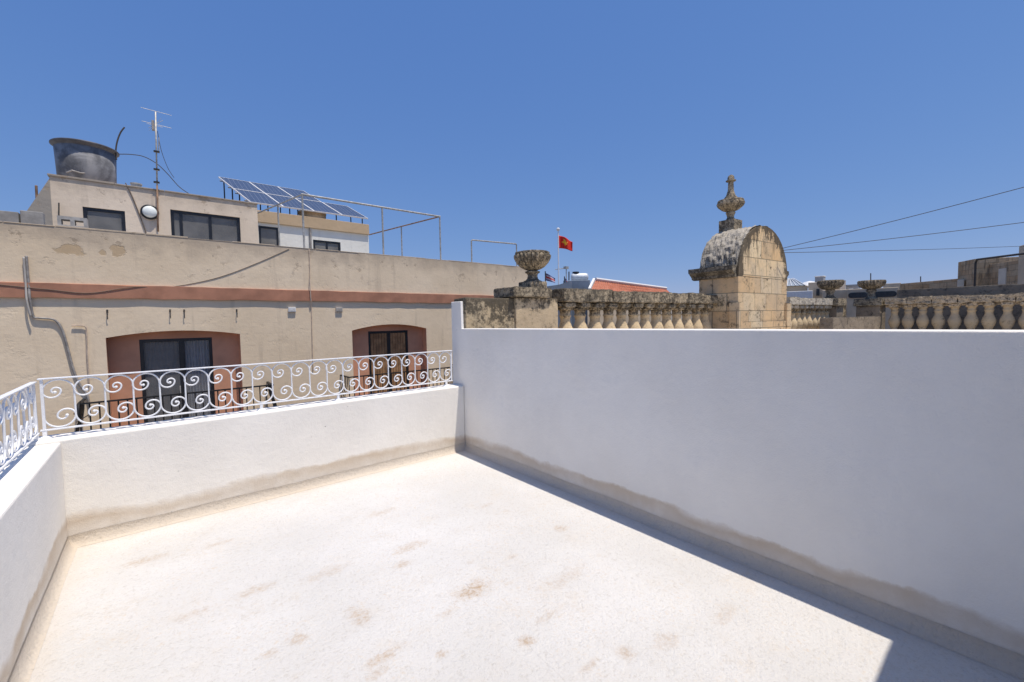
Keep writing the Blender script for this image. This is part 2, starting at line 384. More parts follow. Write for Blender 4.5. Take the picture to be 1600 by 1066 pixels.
M['roofpale'] = plain('pale_roof_screed', (.56, .50, .42), .9, var=.2, scale=1.5, bump=.3)
M['st_rail'] = stone('lichened_rail_stone', (.50, .41, .28), (.38, .32, .23), lichen=.66, lscale=6)
M['st_railr'] = stone('speckled_rail_stone', (.60, .48, .33), (.46, .38, .27), lichen=.50, lscale=9, pale=(.62, .56, .46))
M['st_pale'] = stone('grey_rail_stone', (.56, .50, .40), (.45, .41, .34), lichen=.42, lscale=7)
M['st_bal'] = stone('baluster_limestone', (.68, .53, .33), (.56, .44, .28), lichen=.34, lscale=7, zgrime_shade=(1.52, 1.74, .12), up=.0)  # necks darkened along with the lichen to paint in shade under the rail
M['st_balr'] = stone('ochre_baluster_limestone', (.56, .44, .28), (.47, .38, .26), lichen=.32, lscale=5, up=0)
M['st_wall'] = stone('weathered_wall_stone', (.60, .48, .31), (.48, .40, .28), lichen=.58, lscale=4.2, zgrime_shade=(1.55, 1.9, .10))
M['st_ped'] = stone('pedestal_stone', (.64, .51, .33), (.54, .43, .29), lichen=.42, lscale=4.5, zgrime_shade=(1.7, 1.98, .14))
M['st_block'] = stone('ashlar_limestone', (.80, .635, .41), (.66, .56, .41), lichen=.44, lscale=2.6, block=(.50, .37), zgrime_shade=(2.5, 3.3, .07), up=.4)  # heavier lichen also paints in the shade on the pier's left flank
M['st_dome'] = stone('lichen_crusted_roof_stone', (.50, .45, .37), (.38, .34, .275), lichen=.70, lscale=11, pale=(.74, .70, .60), up=-.12)
M['st_corn'] = stone('dark_cornice_stone', (.36, .31, .23), (.28, .24, .18), lichen=.75, lscale=5)
M['st_urn'] = stone('urn_limestone', (.56, .45, .30), (.46, .38, .27), lichen=.68, lscale=7, up=.1)
M['st_bowl'] = stone('bowl_limestone', (.50, .41, .28), (.40, .33, .24), lichen=.74, lscale=6, up=.1)
M['st_dark'] = stone('sooty_wall_stone', (.31, .255, .19), (.235, .195, .15), lichen=.42, lscale=3)
M['st_ruin'] = stone('dark_rubble_stone', (.52, .40, .27), (.42, .33, .225), lichen=.26, lscale=1.2, block=(.7, .3))

# ------------------------------------------------------------------ setting
GZ = -9.6
o = MB().f([(-400, -400, GZ), (400, -400, GZ), (400, 400, GZ), (-400, 400, GZ)]) and None
b = MB(); b.f([(-600, -600, GZ), (600, -600, GZ), (600, 600, GZ), (-600, 600, GZ)])
tag(b.build('ground', M['earth']), kind='structure')
b = MB(); b.f([(-60, 5.6, GZ+.004), (90, 5.6, GZ+.004), (90, 10.5, GZ+.004), (-60, 10.5, GZ+.004)])
tag(b.build('road', M['asphalt']), kind='structure')
for y0, y1 in ((4.64, 5.6), (10.5, 11.48)):
    tag(MB().box(-60, 90, y0, y1, GZ, GZ+.13).build('pavement', M['pave']), kind='structure')

# terrace floor with a slightly dished membrane
b = MB(); nx, ny = 40, 90
x0, x1, y0, y1 = WALL_L, WALL_U, -.6, WALL_V
vs = [[b.v((x0+(x1-x0)*i/nx, y0+(y1-y0)*j/ny, 0)) for i in range(nx+1)] for j in range(ny+1)]
for j in range(ny):
    for i in range(nx): b.bm.faces.new([vs[j][i], vs[j][i+1], vs[j+1][i+1], vs[j+1][i]])
tag(b.build('terrace_floor', M['floor'], smooth=True), kind='structure')
# raised membrane seam running down the floor
s0, s1 = onz(728, 912), onz(960, 1140)
b = MB(); b.tube([s0.lerp(s1, t/24)+Vector((random.uniform(-.004, .004), 0, -.0032)) for t in range(25)], .0045, 8)
tag(b.build('terrace_floor_seam', M['floor'], smooth=True), kind='structure')

def cove(p0, p1, inward, wallpt, name, parent):
    """curved membrane upstand where wall meets floor"""
    b = MB(); n = 8; R = .080; L = Vector(p0); E = Vector(p1); w = Vector(inward)
    segs = 60; rows = []
    for s in range(segs+1):
        base = L.lerp(E, s/segs); k = R*(1+.03*sin(s*.45)+.015*random.uniform(-1, 1)); row = []
        for i in range(n+1):
            a = pi/2*i/n
            row.append(b.v(base + w*(k*.58*(1-sin(a))+.003*(i == n)) + ZUP*(k*1.05*(1-cos(a))+.0015)))
        rows.append(row)
    for a, c in zip(rows, rows[1:]):
        for i in range(n): b.bm.faces.new([a[i], a[i+1], c[i+1], c[i]])
    return b.build(name, M['cove'], parent, smooth=True)

# parapets -------------------------------------------------------------
PT = .79
b = MB().box(-.82, WALL_U-.002, WALL_V, 4.62, GZ+.14, PT)
pw = tag(b.build('parapet_wall', M['white'], bevel=.012), 'low white plastered parapet below the long front railing, damp stained along its foot', 'wall')
cove((WALL_L, WALL_V, 0), (WALL_U, WALL_V, 0), (0, -1, 0), None, 'cove_skirting', pw)
b = MB().box(-.82, WALL_L, -.6, WALL_V-.002, GZ+.14, PT-.015)
lw = tag(b.build('parapet_wall', M['white'], bevel=.012), 'low white parapet on the left side running toward the viewer under the short railing', 'wall')
cove((WALL_L, -.3, 0), (WALL_L, WALL_V, 0), (1, 0, 0), None, 'cove_skirting', lw)
# tall party wall, stepping up at its street end
TW = .22
zc = 1.497
prof = [(-.6, GZ+.14), (4.62, GZ+.14), (4.62, 1.484), (4.30, 1.488), (-.6, 1.515)]
profs = [(-.6, GZ+.14), (4.62, GZ+.14), (4.62, 1.822), (4.405, 1.822), (4.395, 1.49), (4.30, 1.488), (-.6, 1.515)]
b = MB().prism([(WALL_U, y, z) for y, z in profs], (.036, 0, 0)); b.prism([(WALL_U+.0362, y, z) for y, z in prof], (TW-.0362, 0, 0))
rw = tag(b.build('party_wall', M['white'], bevel=.007), 'tall smooth white party wall filling the right side of the terrace, raised stub at its far end', 'wall')
cove((WALL_U, -.3, 0), (WALL_U, WALL_V, 0), (-1, 0, 0), None, 'cove_skirting', rw)
# stair head behind the photographer
b = MB(); b.wall(-.82, WALL_U-.004, .0, 2.36, 0, [(.3, 1.15, .002, 2.05)], 0)
b.box(-.82, WALL_U-.004, .25, 3.0, .0, 2.355)
b.box(-.82-.70, -.82, .0, 2.9, 1.53, 2.355)
sh = empty('stairhead', (0, -.31, 0)); tag(sh, 'white stairhead room at the back of the terrace, behind the viewpoint', 'building')
for ob in (b.bm,): bmesh.ops.rotate(ob, cent=(0, 0, 0), matrix=Matrix.Rotation(pi, 3, 'Z'), verts=ob.verts); bmesh.ops.translate(ob, vec=(WALL_U-.004-.82, 0, 0), verts=ob.verts)
b.build('wall', M['white'], sh)
MB().box(.9, 1.74, -.12, -.07, .0, 2.04).build('door', M['vent'], sh)

# white wrought iron railings ------------------------------------------------
W = .1622
RZ0, RZ1 = .852, 1.222
def s_scroll():
    """one S of iron: bar in the middle, curling left at the top, right at the bottom"""
    R = W/2; top = []
    zc = RZ1-.012-R
    def arc(cx, cz, r, a0, a1, n): return [(cx+r*cos(a0+(a1-a0)*i/n), cz+r*sin(a0+(a1-a0)*i/n)) for i in range(n+1)]
    pts = arc(-R, zc, R, 0, pi, 16)
    r2 = R*.58; c2 = -2*R+r2; pts += arc(c2, zc, r2, pi, 2*pi, 12)[1:]
    r3 = R*.30; c3 = c2+r2-r3; pts += arc(c3, zc, r3, 0, pi*1.0, 9)[1:]
    r4 = R*.14; c4 = c3-r3+r4; pts += arc(c4, zc, r4, pi, pi*1.7, 4)[1:]
    zm = (RZ0+RZ1)/2
    up = pts; dn = [(-x, 2*zm-z) for x, z in pts]
    line = up[::-1] + [(0, zm)] + dn
    b = MB(); b.tube([(x, 0, z-RZ0) for x, z in line], .0064, 6)
    for q in (up[-1], dn[-1]): b.sphere((q[0], 0, q[1]-RZ0), .0105, 5)
    return b
def railing(loc, rz, n, label, feet, ends):
    t = empty('railing', loc, rz); tag(t, label, 'railing')
    L = n*W
    MB().box(-.018, L+.012, -.017, .017, RZ1-RZ0-.005, RZ1-RZ0+.005).build('top_rail', M['whiteiron'], t, bevel=.003)
    MB().box(-.022, L+.012, -.013, .013, -.006, .006).build('bottom_rail', M['whiteiron'], t, bevel=.003)
    first = None
    for k in range(n+1):
        if first is None: first = SCROLL[0] if SCROLL else s_scroll().build('scroll', M['whiteiron'], None, smooth=True); SCROLL.append(first) if not SCROLL else None
        if k == 0 or k == n:
            b = MB(); b.box(-.008, .008, -.008, .008, .007, RZ1-RZ0-.006).build('end_post', M['whiteiron'], t, loc=(k*W, 0, 0))
            if k == 0:      # only the foot scroll on the first post, only the head on the last
                pass
        if 0 < k < n:
            if first.parent is None: first.parent = t; first.location = (k*W, 0, 0)
            else: dup(first, t, (k*W+random.uniform(-.002, .002), 0, 0)).rotation_euler = (random.uniform(-.02, .02), random.uniform(-.012, .012), random.uniform(-.05, .05))
    half = HALF[0] if HALF else None
    for k, sgn in ((0, 1), (n, 0)):
        me = half_scroll(sgn); me.build('scroll', M['whiteiron'], t, smooth=True, loc=(k*W, 0, 0))
    for x in feet:
        b = MB(); b.box(x-.011, x+.011, -.011, .011, -.058, -.006)
        b.hexa([(x-.04, -.035, -.066), (x+.04, -.035, -.066), (x+.04, .035, -.066), (x-.04, .035, -.066), (x-.018, -.02, -.045), (x+.018, -.02, -.045), (x+.018, .02, -.045), (x-.018, .02, -.045)])
        b.build('foot', M['whiteiron'], t)
    return t
def half_scroll(bottom):
    R = W/2; zc = RZ1-.012-R; zm = (RZ0+RZ1)/2
    def arc(cx, cz, r, a0, a1, n): return [(cx+r*cos(a0+(a1-a0)*i/n), cz+r*sin(a0+(a1-a0)*i/n)) for i in range(n+1)]
    pts = [(0, zm)] + arc(-R, zc, R, 0, pi, 16)
    r2 = R*.58; c2 = -2*R+r2; pts += arc(c2, zc, r2, pi, 2*pi, 12)[1:]
    r3 = R*.30; c3 = c2+r2-r3; pts += arc(c3, zc, r3, 0, pi, 9)[1:]
    if bottom: pts = [(-x, 2*zm-z) for x, z in pts]
    b = MB(); b.tube([(x, 0, z-RZ0) for x, z in pts], .0064, 6); b.sphere((pts[-1][0], 0, pts[-1][1]-RZ0), .0105, 5)
    return b
SCROLL, HALF = [], []
railing((-.652, 4.48, RZ0), 0, 21, 'long white wrought iron scroll railing along the front parapet facing the street', (.0, 1.36, 2.05, 3.33), (0, 1))
railing((-.690, 4.47, RZ0-.02), -pi/2, 27, 'white wrought iron scroll railing seen edge on, on the left parapet', (.03, 1.5, 3.0, 4.3), (0, 1))

# ------------------------------------------------------------------ building across the street
AB = empty('apartment_building', (0, 0, 0)); tag(AB, 'beige plastered block across the street with terracotta band and arched door recesses', 'building')
ztop = 3.425
uR = onv(832, 420, FV).x; uL = -9.0
BACK = 27.0
def opening(pxL, pxR, pyside, pycrown, pyb):
    a = onv(pxL, pyside, FV); c = onv(pxR, pyside-4, FV); xm = (pxL+pxR)/2
    zc = onv(xm, pycrown, FV).z
    return a.x, c.x, (a.z+c.z)/2, zc
zbal = -.96
holes, arches = [], []
for (pl, pr, ys, yc) in ((165, 375, 527, 517), (550, 666, 517, 507)):
    xa, xb, zs, zc = opening(pl, pr, ys, yc, 0); holes.append((xa, xb, zbal, zc)); arches.append((xa, xb, zs, zc))
RD = .24
b = MB(); b.wall(uL, uR, GZ+.0, ztop, FV, holes, 0)
for xa, xb, zs, zc in arches:
    n = 16; arc = [(xa+(xb-xa)*i/n, FV, zs+(zc-zs)*(1-(2*i/n-1)**2)) for i in range(n+1)]
    for i in range(n):
        q4 = [arc[i], arc[i+1], (arc[i+1][0], FV, zc+1e-3), (arc[i][0], FV, zc+1e-3)]; b.f(q4)
    # rectangle corners
b.f([(uL, FV, ztop), (uR, FV, ztop), (uR, FV+.28, ztop), (uL, FV+.28, ztop)])
b.f([(uL, FV+.28, ztop), (uR, FV+.28, ztop), (uR, FV+.28, 2.42), (uL, FV+.28, 2.42)])
b.f([(uR, FV, GZ), (uR, BACK, GZ), (uR, BACK, 2.42), (uR, FV+.28, 2.42), (uR, FV+.28, ztop), (uR, FV, ztop)])
b.f([(uL, FV, GZ), (uL, FV, ztop), (uL, FV+.28, ztop), (uL, FV+.28, 2.42), (uL, BACK, 2.42), (uL, BACK, GZ)])
b.f([(uL, BACK, GZ), (uL, BACK, 2.42), (uR, BACK, 2.42), (uR, BACK, GZ)])
b.build('wall', M['beige'], AB, weld=True)
b = MB(); b.f([(uL, FV+.27, 2.42), (uR, FV+.27, 2.42), (uR, BACK, 2.42), (uL, BACK, 2.42)]); b.build('roof', M['conc'], AB)
# ragged coping left on top of the parapet
b = MB(); x = uL
while x < uR-.3:
    L = random.uniform(.5, 1.3); h = random.uniform(.006, .03); x2 = min(x+L, uR)
    b.box(x, x2-.012, FV-.006+random.uniform(-.006, .006), FV+.29, ztop+.002, ztop+.004+h); x = x2
b.build('coping', M['beige'], AB, bevel=.006)
zb0, zb1 = onv(400, 469.5, FV).z, onv(400, 452, FV).z
b = MB(); x = uL
xs = [uL+(uR-uL)*i/60 for i in range(61)]
top = [b.v((x, FV-.045+random.uniform(-.004, .004), zb1+random.uniform(-.008, .008))) for x in xs]
bot = [b.v((x, FV-.05+random.uniform(-.004, .004), zb0+random.uniform(-.01, .01))) for x in xs]
tb = [b.v((x, FV+.01, zb1+.01)) for x in xs]; bb = [b.v((x, FV+.01, zb0)) for x in xs]
for i in range(60):
    b.bm.faces.new([bot[i], bot[i+1], top[i+1], top[i]]); b.bm.faces.new([top[i], top[i+1], tb[i+1], tb[i]]); b.bm.faces.new([bb[i], bb[i+1], bot[i+1], bot[i]])
b.build('string_course', M['band'], AB)

def recess(i, doorpx, kind):
    xa, xb, zs, zc = arches[i]; yb = FV+RD
    dl, dr = onv(doorpx[0], doorpx[2], yb).x, onv(doorpx[1], doorpx[2], yb).x; dz = onv((doorpx[0]+doorpx[1])/2, doorpx[2], yb).z
    b = MB(); n = 16
    arc = [(xa+(xb-xa)*k/n, zs+(zc-zs)*(1-(2*k/n-1)**2)) for k in range(n+1)]
    for k in range(n):
        (x1, z1), (x2, z2) = arc[k], arc[k+1]
        b.f([(x1, FV+.002, z1), (x2, FV+.002, z2), (x2, yb, z2), (x1, yb, z1)])
    for x in (xa, xb): b.f([(x, FV+.002, zbal), (x, FV+.002, zs), (x, yb, zs), (x, yb, zbal)])
    b.wall(xa-.01, xb+.01, zbal, zc+.01, yb, [(dl, dr, zbal+.02, dz)], .12)
    r = b.build('door_recess', M['recess'], AB, weld=False)
    # door: black aluminium frame, two leaves
    d = MB(); y0, y1 = yb+.004, yb+.06; w = .062
    d.box(dl+.001, dl+w, y0, y1, zbal+.021, dz-.001); d.box(dr-w, dr-.001, y0, y1, zbal+.021, dz-.001)
    d.box(dl+w, dr-w, y0+.001, y1, dz-w, dz-.001); xm = dl+(dr-dl)*doorpx[3]
    d.box(xm-.05, xm+.05, y0+.002, y1, zbal+.05, dz-w); d.box(dl+w, dr-w, y0+.001, y1, zbal+.021, zbal+.11)
    fr = d.build('balcony_door', M['black'], AB, bevel=.004)
    for a, c in ((dl+w, xm-.05), (xm+.05, dr-w)):
        if kind == 'curtain': p = MB(); p.f([(a, y0+.03, zbal+.1), (c, y0+.03, zbal+.1), (c, y0+.03, dz-w), (a, y0+.03, dz-w)]); p.build('pane', M['greylit_door'], fr)
    hb = MB(); hb.box(xm-.075, xm-.055, y0-.035, y0+.001, .05, .25); hb.build('handle', M['steel'], fr, bevel=.004)
    if kind == 'curtain':
        for a, c, m, amp in ((dl+.05, xm-.02, M['curtaing'], .008), (xm+.02, dr-.05, M['curtain'], .045)):
            p = MB(); K = 60; cols = []
            for k in range(K+1):
                x = a+(c-a)*k/K; y = yb+.14+amp*sin(k*.9)+amp*.5*sin(k*.37+1)
                cols.append((p.v((x, y, zbal+.03)), p.v((x, y, dz-.04))))
            for q, s in zip(cols, cols[1:]): p.bm.faces.new([q[0], s[0], s[1], q[1]])
            p.build('curtain', m, fr, smooth=True)
    else:
        for a, c in ((dl+.07, xm-.045), (xm+.045, dr-.07)):
            p = MB(); n = 6
            for k in range(n):
                p.box(a+(c-a)*k/n+.004, a+(c-a)*(k+1)/n-.004, yb+.02, yb+.045, zbal+.1, dz-.07)
            p.build('shutter', M['wood'], fr, bevel=.004)
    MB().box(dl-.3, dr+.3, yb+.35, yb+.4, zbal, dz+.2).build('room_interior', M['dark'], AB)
recess(0, (217, 331, 529, .56), 'curtain')
recess(1, (575, 637, 517, .5), 'shutter')

def balcony(xl, xr, proj, ztopr):
    y0 = FV-proj; h = ztopr-zbal
    s = MB().box(xl-.05, xr+.05, y0-.05, FV-.002, zbal-.14, zbal-.002).build('balcony_slab', M['beige'], AB, bevel=.01)
    R = MB(); R.box(xl-.02, xr+.02, y0-.02, y0+.02, ztopr-.03, ztopr); R.box(xl, xr, y0-.008, y0+.008, zbal+.09, zbal+.105)
    for x in (xl, xr):
        R.box(x-.02, x+.02, y0+.02, FV-.002, ztopr-.03, ztopr); R.box(x-.008, x+.008, y0+.008, FV-.002, zbal+.09, zbal+.105)
    rl = R.build('balcony_rail', M['iron'], AB)
    def bar(x, y, ox, oy):
        b = MB(); pr = [(0, 0), (0, .12), (.02, .2), (.075, .34), (.095, .46), (.07, .60), (.02, .74), (0, .85), (0, 1)] if (ox) else [(0, 0), (0, 1)]
        b.tube([(x+ox*o, y+oy*o, zbal+(h-.01)*t) for o, t in pr], .0125, 6); return b
    n = int((xr-xl)/.125); proto = bar(0, 0, 0, 0).build('balcony_bar', M['iron'], rl, loc=(xl, y0, 0))
    for k in range(1, n+1): dup(proto, rl, (xl+(xr-xl)*k/n, y0, 0))
    m = max(3, int(proj/.12))
    for x, sg in ((xl, -1), (xr, 1)):
        pb = None
        for k in range(1, m):
            y = y0+proj*k/m
            if pb is None: pb = bar(0, 0, sg, 0).build('balcony_bar', M['iron'], rl, loc=(x, y, 0))
            else: dup(pb, rl, (x, y, 0))
BP = .62
zb = onv(300, 612.9, FV-BP).z
balcony(onv(124, 632, FV-BP).x, onv(426, 599, FV-BP).x, BP, zb)
balcony(onv(545, 586.7, FV-BP).x, onv(722, 566, FV-BP).x, BP, zb)

# small fixtures on the facade ------------------------------------------------
def on_facade(px, py, off=.0): return onv(px, py, FV-off)
def cable(name, pts, r, mat, label, cat='cable', n=6, dens=10):
    P = [Vector(p) for p in pts]; out = []
    for i in range(len(P)-1):
        p0, p1, p2, p3 = P[max(i-1, 0)], P[i], P[i+1], P[min(i+2, len(P)-1)]
        for k in range(dens):
            t = k/dens
            out.append(.5*((2*p1)+(p2-p0)*t+(2*p0-5*p1+4*p2-p3)*t*t+(3*p1-p0-3*p2+p3)*t**3))
    out.append(P[-1]); b = MB(); b.tube(out, r, n)
    return tag(b.build(name, mat, smooth=True), label, cat)
cable('wire_shadow_line', [on_facade(*q, .007) for q in ((452, 389), (400, 412), (340, 434), (270, 448))] + [on_facade(*q, .054) for q in ((205, 449), (140, 458), (70, 452), (-40, 441))], .0065, M['br_cable_shadow'],  # thin brown line modelled in place of an overhead wire's cast shadow
      'brown cable slung loosely across the beige facade and along the terracotta band')
cable('vertical_cable', [on_facade(*q, .012) for q in ((483, 390), (484, 425))]+[on_facade(*q, .062) for q in ((484.5, 447), (486, 472))]+[on_facade(*q, .012) for q in ((486.5, 482), (488, 540), (489, 580))], .011, M['paintpipe'],
      'thin beige cable running straight down the facade between the two arched recesses')
cable('grey_conduit', [on_facade(*q, .03) for q in ((41, 400), (43, 425), (45, 445))]+[on_facade(*q, .06) for q in ((46, 462), (47, 470))]+[on_facade(*q, .03) for q in ((52, 494), (62, 497), (85, 500), (97, 515), (106, 545), (114, 575), (124, 600), (136, 617), (140, 640))], .020, M['greypipe'],
      'grey conduit drooping down the left end of the facade past the band', 'pipe')
cable('grey_conduit', [on_facade(*q, .04) for q in ((37, 402), (40, 440))]+[on_facade(*q, .085) for q in ((42, 470), (48, 494))], .016, M['ventg'],
      'short pale pipe beside the drooping grey conduit above the terracotta band', 'pipe')
cable('painted_pipe', [on_facade(*q, .03) for q in ((112, 509), (132, 510), (135, 520), (136, 550), (138, 580), (139, 600))], .012, M['paintpipe'],
      'thin beige painted pipe with an elbow left of the first arched recess', 'pipe')
pegs = []
peg_labels = ('rusty iron peg under a chipped patch left of the first arched recess', 'left one of the two close iron pegs above the first arched recess',
              'right one of the two close iron pegs above the first arched recess', 'lone iron peg above the right end of the first arched recess')
for (px, py), lb in zip(((168, 492), (266, 491), (288, 491), (370, 490)), peg_labels):
    q = on_facade(px, py); b = MB(); b.tube([q+Vector((0, .03, .06)), q+Vector((0, -.05, .07)), q+Vector((0, -.055, .0)), q+Vector((0, -.03, -.09))], .0075, 6)
    b.box(q.x-.014, q.x+.014, FV-.012, FV+.01, q.z+.04, q.z+.1)
    tag(b.build('iron_peg', M['cable']), lb, 'peg', 'iron pegs in the facade')
for px, py, m, lb in ((456, 484, M['vent'], 'white slatted vent cover on the facade left of the thin vertical cable'), (529.5, 484, M['ventg'], 'dull grey vent cover on the facade above the second recess')):
    q = on_facade(px, py); t = empty('vent_cover', (q.x, FV, q.z)); tag(t, lb, 'vent', 'vent covers under the band')
    MB().box(-.085, .085, -.045, .0, -.055, .055).build('vent_body', m, t, bevel=.006)
    b = MB()
    for k in range(5): b.box(-.06+.028*k, -.046+.028*k, -.055, -.044, -.03, .04)
    b.build('vent_slats', m, t)
# small dark dish at the left end of the balcony
q = on_facade(117, 645, .55); t = empty('satellite_dish', q); tag(t, 'small dark dish on a bracket at the left end of the first balcony', 'dish')
b = MB(); b.lathe([(.01, .0), (.10, .012), (.17, .04), (.21, .075), (.205, .08), (.16, .05), (.1, .024), (.01, .012)], 24, axis='x'); b.build('dish', M['iron'], t, smooth=True)
b = MB(); b.tube([(0, 0, 0), (-.03, .2, -.05), (-.03, .54, -.05)], .015, 6); b.tube([(.01, 0, -.18), (.2, 0, -.05)], .008, 6); b.build('bracket', M['rustpipe'], t)

# blocks standing on the parapet
for (pl, pr, pt), lb in zip(((-60, 33, 329), (34, 71, 332)), ('long grey stone block at the left end on top of the parapet', 'shorter grey stone block on the parapet beside the rooftop room')):
    a, c = onv(pl, 346, FV+.5), onv(pr, 350, FV+.5); zt = onv((pl+pr)/2, pt, FV+.5).z
    tag(MB().box(a.x, c.x-.01, FV+.4, FV+.6, 2.42, zt).build('parapet_block', M['concd'], bevel=.01), lb, 'block', 'grey blocks behind the parapet')
a, c = onv(92, 358, FV+.14), onv(138, 358, FV+.14); zt = onv(100, 347.5, FV+.14).z; z0 = ztop+.03; wd = c.x-a.x
t = MB(); w = wd
t.wall(a.x, c.x, z0, z0+.19, FV+.02, [(a.x+.05, a.x+w/2-.03, z0+.03, z0+.13), (a.x+w/2+.03, c.x-.05, z0+.03, z0+.13)], .2)
t.f([(a.x, FV+.02, z0+.19), (c.x, FV+.02, z0+.19), (c.x, FV+.22, z0+.19), (a.x, FV+.22, z0+.19)]); t.f([(a.x, FV+.02, z0), (a.x, FV+.22, z0), (a.x, FV+.22, z0+.19), (a.x, FV+.02, z0+.19)]); t.f([(c.x, FV+.02, z0), (c.x, FV+.02, z0+.19), (c.x, FV+.22, z0+.19), (c.x, FV+.22, z0)])
tag(t.build('hollow_block', M['conc']), 'pale hollow concrete block lying on the parapet under the small rooftop window', 'block')

# rooftop room (beige) ------------------------------------------------------------
PV = 13.7
R1 = empty('rooftop_room', (0, 0, 0)); tag(R1, 'beige plastered rooftop room with two black framed windows under the dark tank', 'building')
xL, xR_ = onv(79, 300, PV).x, onv(403, 350, PV).x; z1 = onv(240, 297.5, PV).z
def win(pl, pr, pt, pb, v, px_mid=None):
    a, c = onv(pl, pt, v), onv(pr, pt+ (pr-pl)*.13, v); return (a.x, c.x, onv(pl, pb, v).z, (a.z+c.z)/2)
w1 = (onv(129, 325, PV).x, onv(195, 330, PV).x, onv(160, 372, PV).z, onv(162, 326.5, PV).z)
w2 = (onv(266, 330, PV).x, onv(375, 345, PV).x, onv(320, 392, PV).z, onv(320, 333.5, PV).z)
b = MB(); b.wall(xL, xR_, 2.43, z1, PV, [w1, w2], .10)
b.f([(xL, PV, z1), (xR_, PV, z1), (xR_, 19, z1), (xL, 19, z1)]); b.f([(xR_, PV, 2.43), (xR_, 19, 2.43), (xR_, 19, z1), (xR_, PV, z1)])
b.f([(xL, PV, 2.43), (xL, PV, z1), (xL, 19, z1), (xL, 19, 2.43)]); b.f([(xL, 19, 2.43), (xL, 19, z1), (xR_, 19, z1), (xR_, 19, 2.43)])
b.build('wall', M['room'], R1)
b = MB(); x = xL-.03
while x < xR_: 
    x2 = min(x+random.uniform(.6, 1.2), xR_+.02); b.box(x, x2-.006, PV-.03, PV+.3, z1+.002, z1+.03+random.uniform(0, .02)); x = x2
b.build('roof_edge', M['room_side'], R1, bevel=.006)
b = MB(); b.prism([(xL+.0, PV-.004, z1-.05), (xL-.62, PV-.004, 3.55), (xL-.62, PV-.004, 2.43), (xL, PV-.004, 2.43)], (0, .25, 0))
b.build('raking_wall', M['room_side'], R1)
def window(par, w, v, splits, dep=.03, curtain=None):
    a, c, zb_, zt = w; f = .065; d = MB(); y0, y1 = v+dep, v+dep+.05
    d.box(a+.001, a+f, y0, y1, zb_, zt-.001); d.box(c-f, c-.001, y0, y1, zb_, zt-.001); d.box(a+f, c-f, y0+.001, y1, zt-f, zt-.001); d.box(a+f, c-f, y0+.001, y1, zb_+.001, zb_+f)
    es = [a+f]
    for s in splits: x = a+(c-a)*s; d.box(x-.03, x+.03, y0+.002, y1, zb_+f, zt-f); es += [x-.03, x+.03]
    es.append(c-f); fr = d.build('window_frame', M['black'], par)
    for i in range(0, len(es), 2):
        p = MB(); p.f([(es[i], y0+.03, zb_+f), (es[i+1], y0+.03, zb_+f), (es[i+1], y0+.03, zt-f), (es[i], y0+.03, zt-f)]); p.build('pane', M['greylit'], fr)
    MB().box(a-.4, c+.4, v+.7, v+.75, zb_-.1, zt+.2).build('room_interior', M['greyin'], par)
window(R1, w1, PV, (), .02); window(R1, w2, PV, (.14, .55), .04)
# bulkhead lamp
q = onv(234, 332, PV); t = empty('wall_lamp', q); tag(t, 'round white bulkhead lamp with black rim between the two rooftop windows', 'lamp')
def disc(prof, sy=1): 
    b = MB(); b.lathe(prof, 28); bmesh.ops.rotate(b.bm, cent=(0, 0, 0), matrix=Matrix.Rotation(pi/2, 3, 'X'), verts=b.bm.verts); return b
disc([(.11, 0.001), (.175, .001), (.178, .04), (.165, .07), (.145, .075), (.11, .06)]).build('lamp_rim', M['black'], t, smooth=True)
disc([(.144, .05), (.144, .066), (.12, .095), (.08, .115), (.01, .125)]).build('lamp_glass', M['lampglass'], t, smooth=True)
# cables and pole on the room
cable('roof_cable', [onv(*q, PV-.02) for q in ((196, 286), (206, 306), (218, 336), (229, 366))], .012, M['br_cable_shadow'], 'brown cable slanting down the rooftop room between window and lamp')
cable('thin_pole', [onv(92, 352, PV-.05), onv(92, 330, PV-.05), onv(92, 317, PV-.05)], .012, M['cable'], 'short dark rod standing against the left end of the rooftop room', 'pole')
cable('rusty_pole', [onv(59, 334, 13.9), onv(57.5, 310, 13.9), onv(56.5, 290, 13.9)], [.022]*21, M['rustpipe'], 'slim rusty pole rising left of the rooftop room', 'pole')
# antenna
q = onv(247, 362, PV-.06); tp = onv(242, 172, PV-.06); t = empty('tv_antenna', (q.x, q.y, q.z)); tag(t, 'tall rusty television antenna mast with aerial rods fixed to the rooftop room', 'antenna')
Lq = tp-q; up_ = lambda px, py: onv(px, py, PV-.06)-q
MB().tube([(0, 0, 0), up_(245.5, 290)], .020, 8).build('mast_foot', M['rustpipe'], t, smooth=True)
MB().tube([up_(245.5, 290), up_(243, 175)], .017, 8).build('mast', M['steel'], t, smooth=True)
for a, c, r in (((220, 168), (268, 180.5), .007), ((221, 189), (268, 200.5), .007), ((229, 193), (254, 199), .006), ((232, 200), (255, 188), .006), ((233, 204), (252, 185), .005)):
    A = up_(*a); Cc = up_(*c); b = MB(); b.tube([A, Cc], r*.75, 5); b.build('aerial_rod', M['steel'], t)
b = MB(); A = up_(239.5, 197); b.box(A.x-.03, A.x+.025, -.05, .05, A.z-.10, A.z+.12); b.build('amplifier_box', M['greypipe'], t)
MB().tube([up_(248.5, 215), up_(248, 238), up_(243, 238)], .011, 5).build('stub_arm', M['steel'], t)
for py in (237, 265, 285):
    A = up_(244.5, py); b = MB(); b.box(A.x-.055, A.x+.06, -.03, .03, A.z-.018, A.z+.018); b.build('clamp', M['iron'], t)
cable('antenna_wire', [onv(*q, PV-.02) for q in ((246, 205), (252, 235), (262, 262), (272, 278))], .006, M['cable'], 'thin wire hanging from the antenna mast down to the roof edge', 'wire')
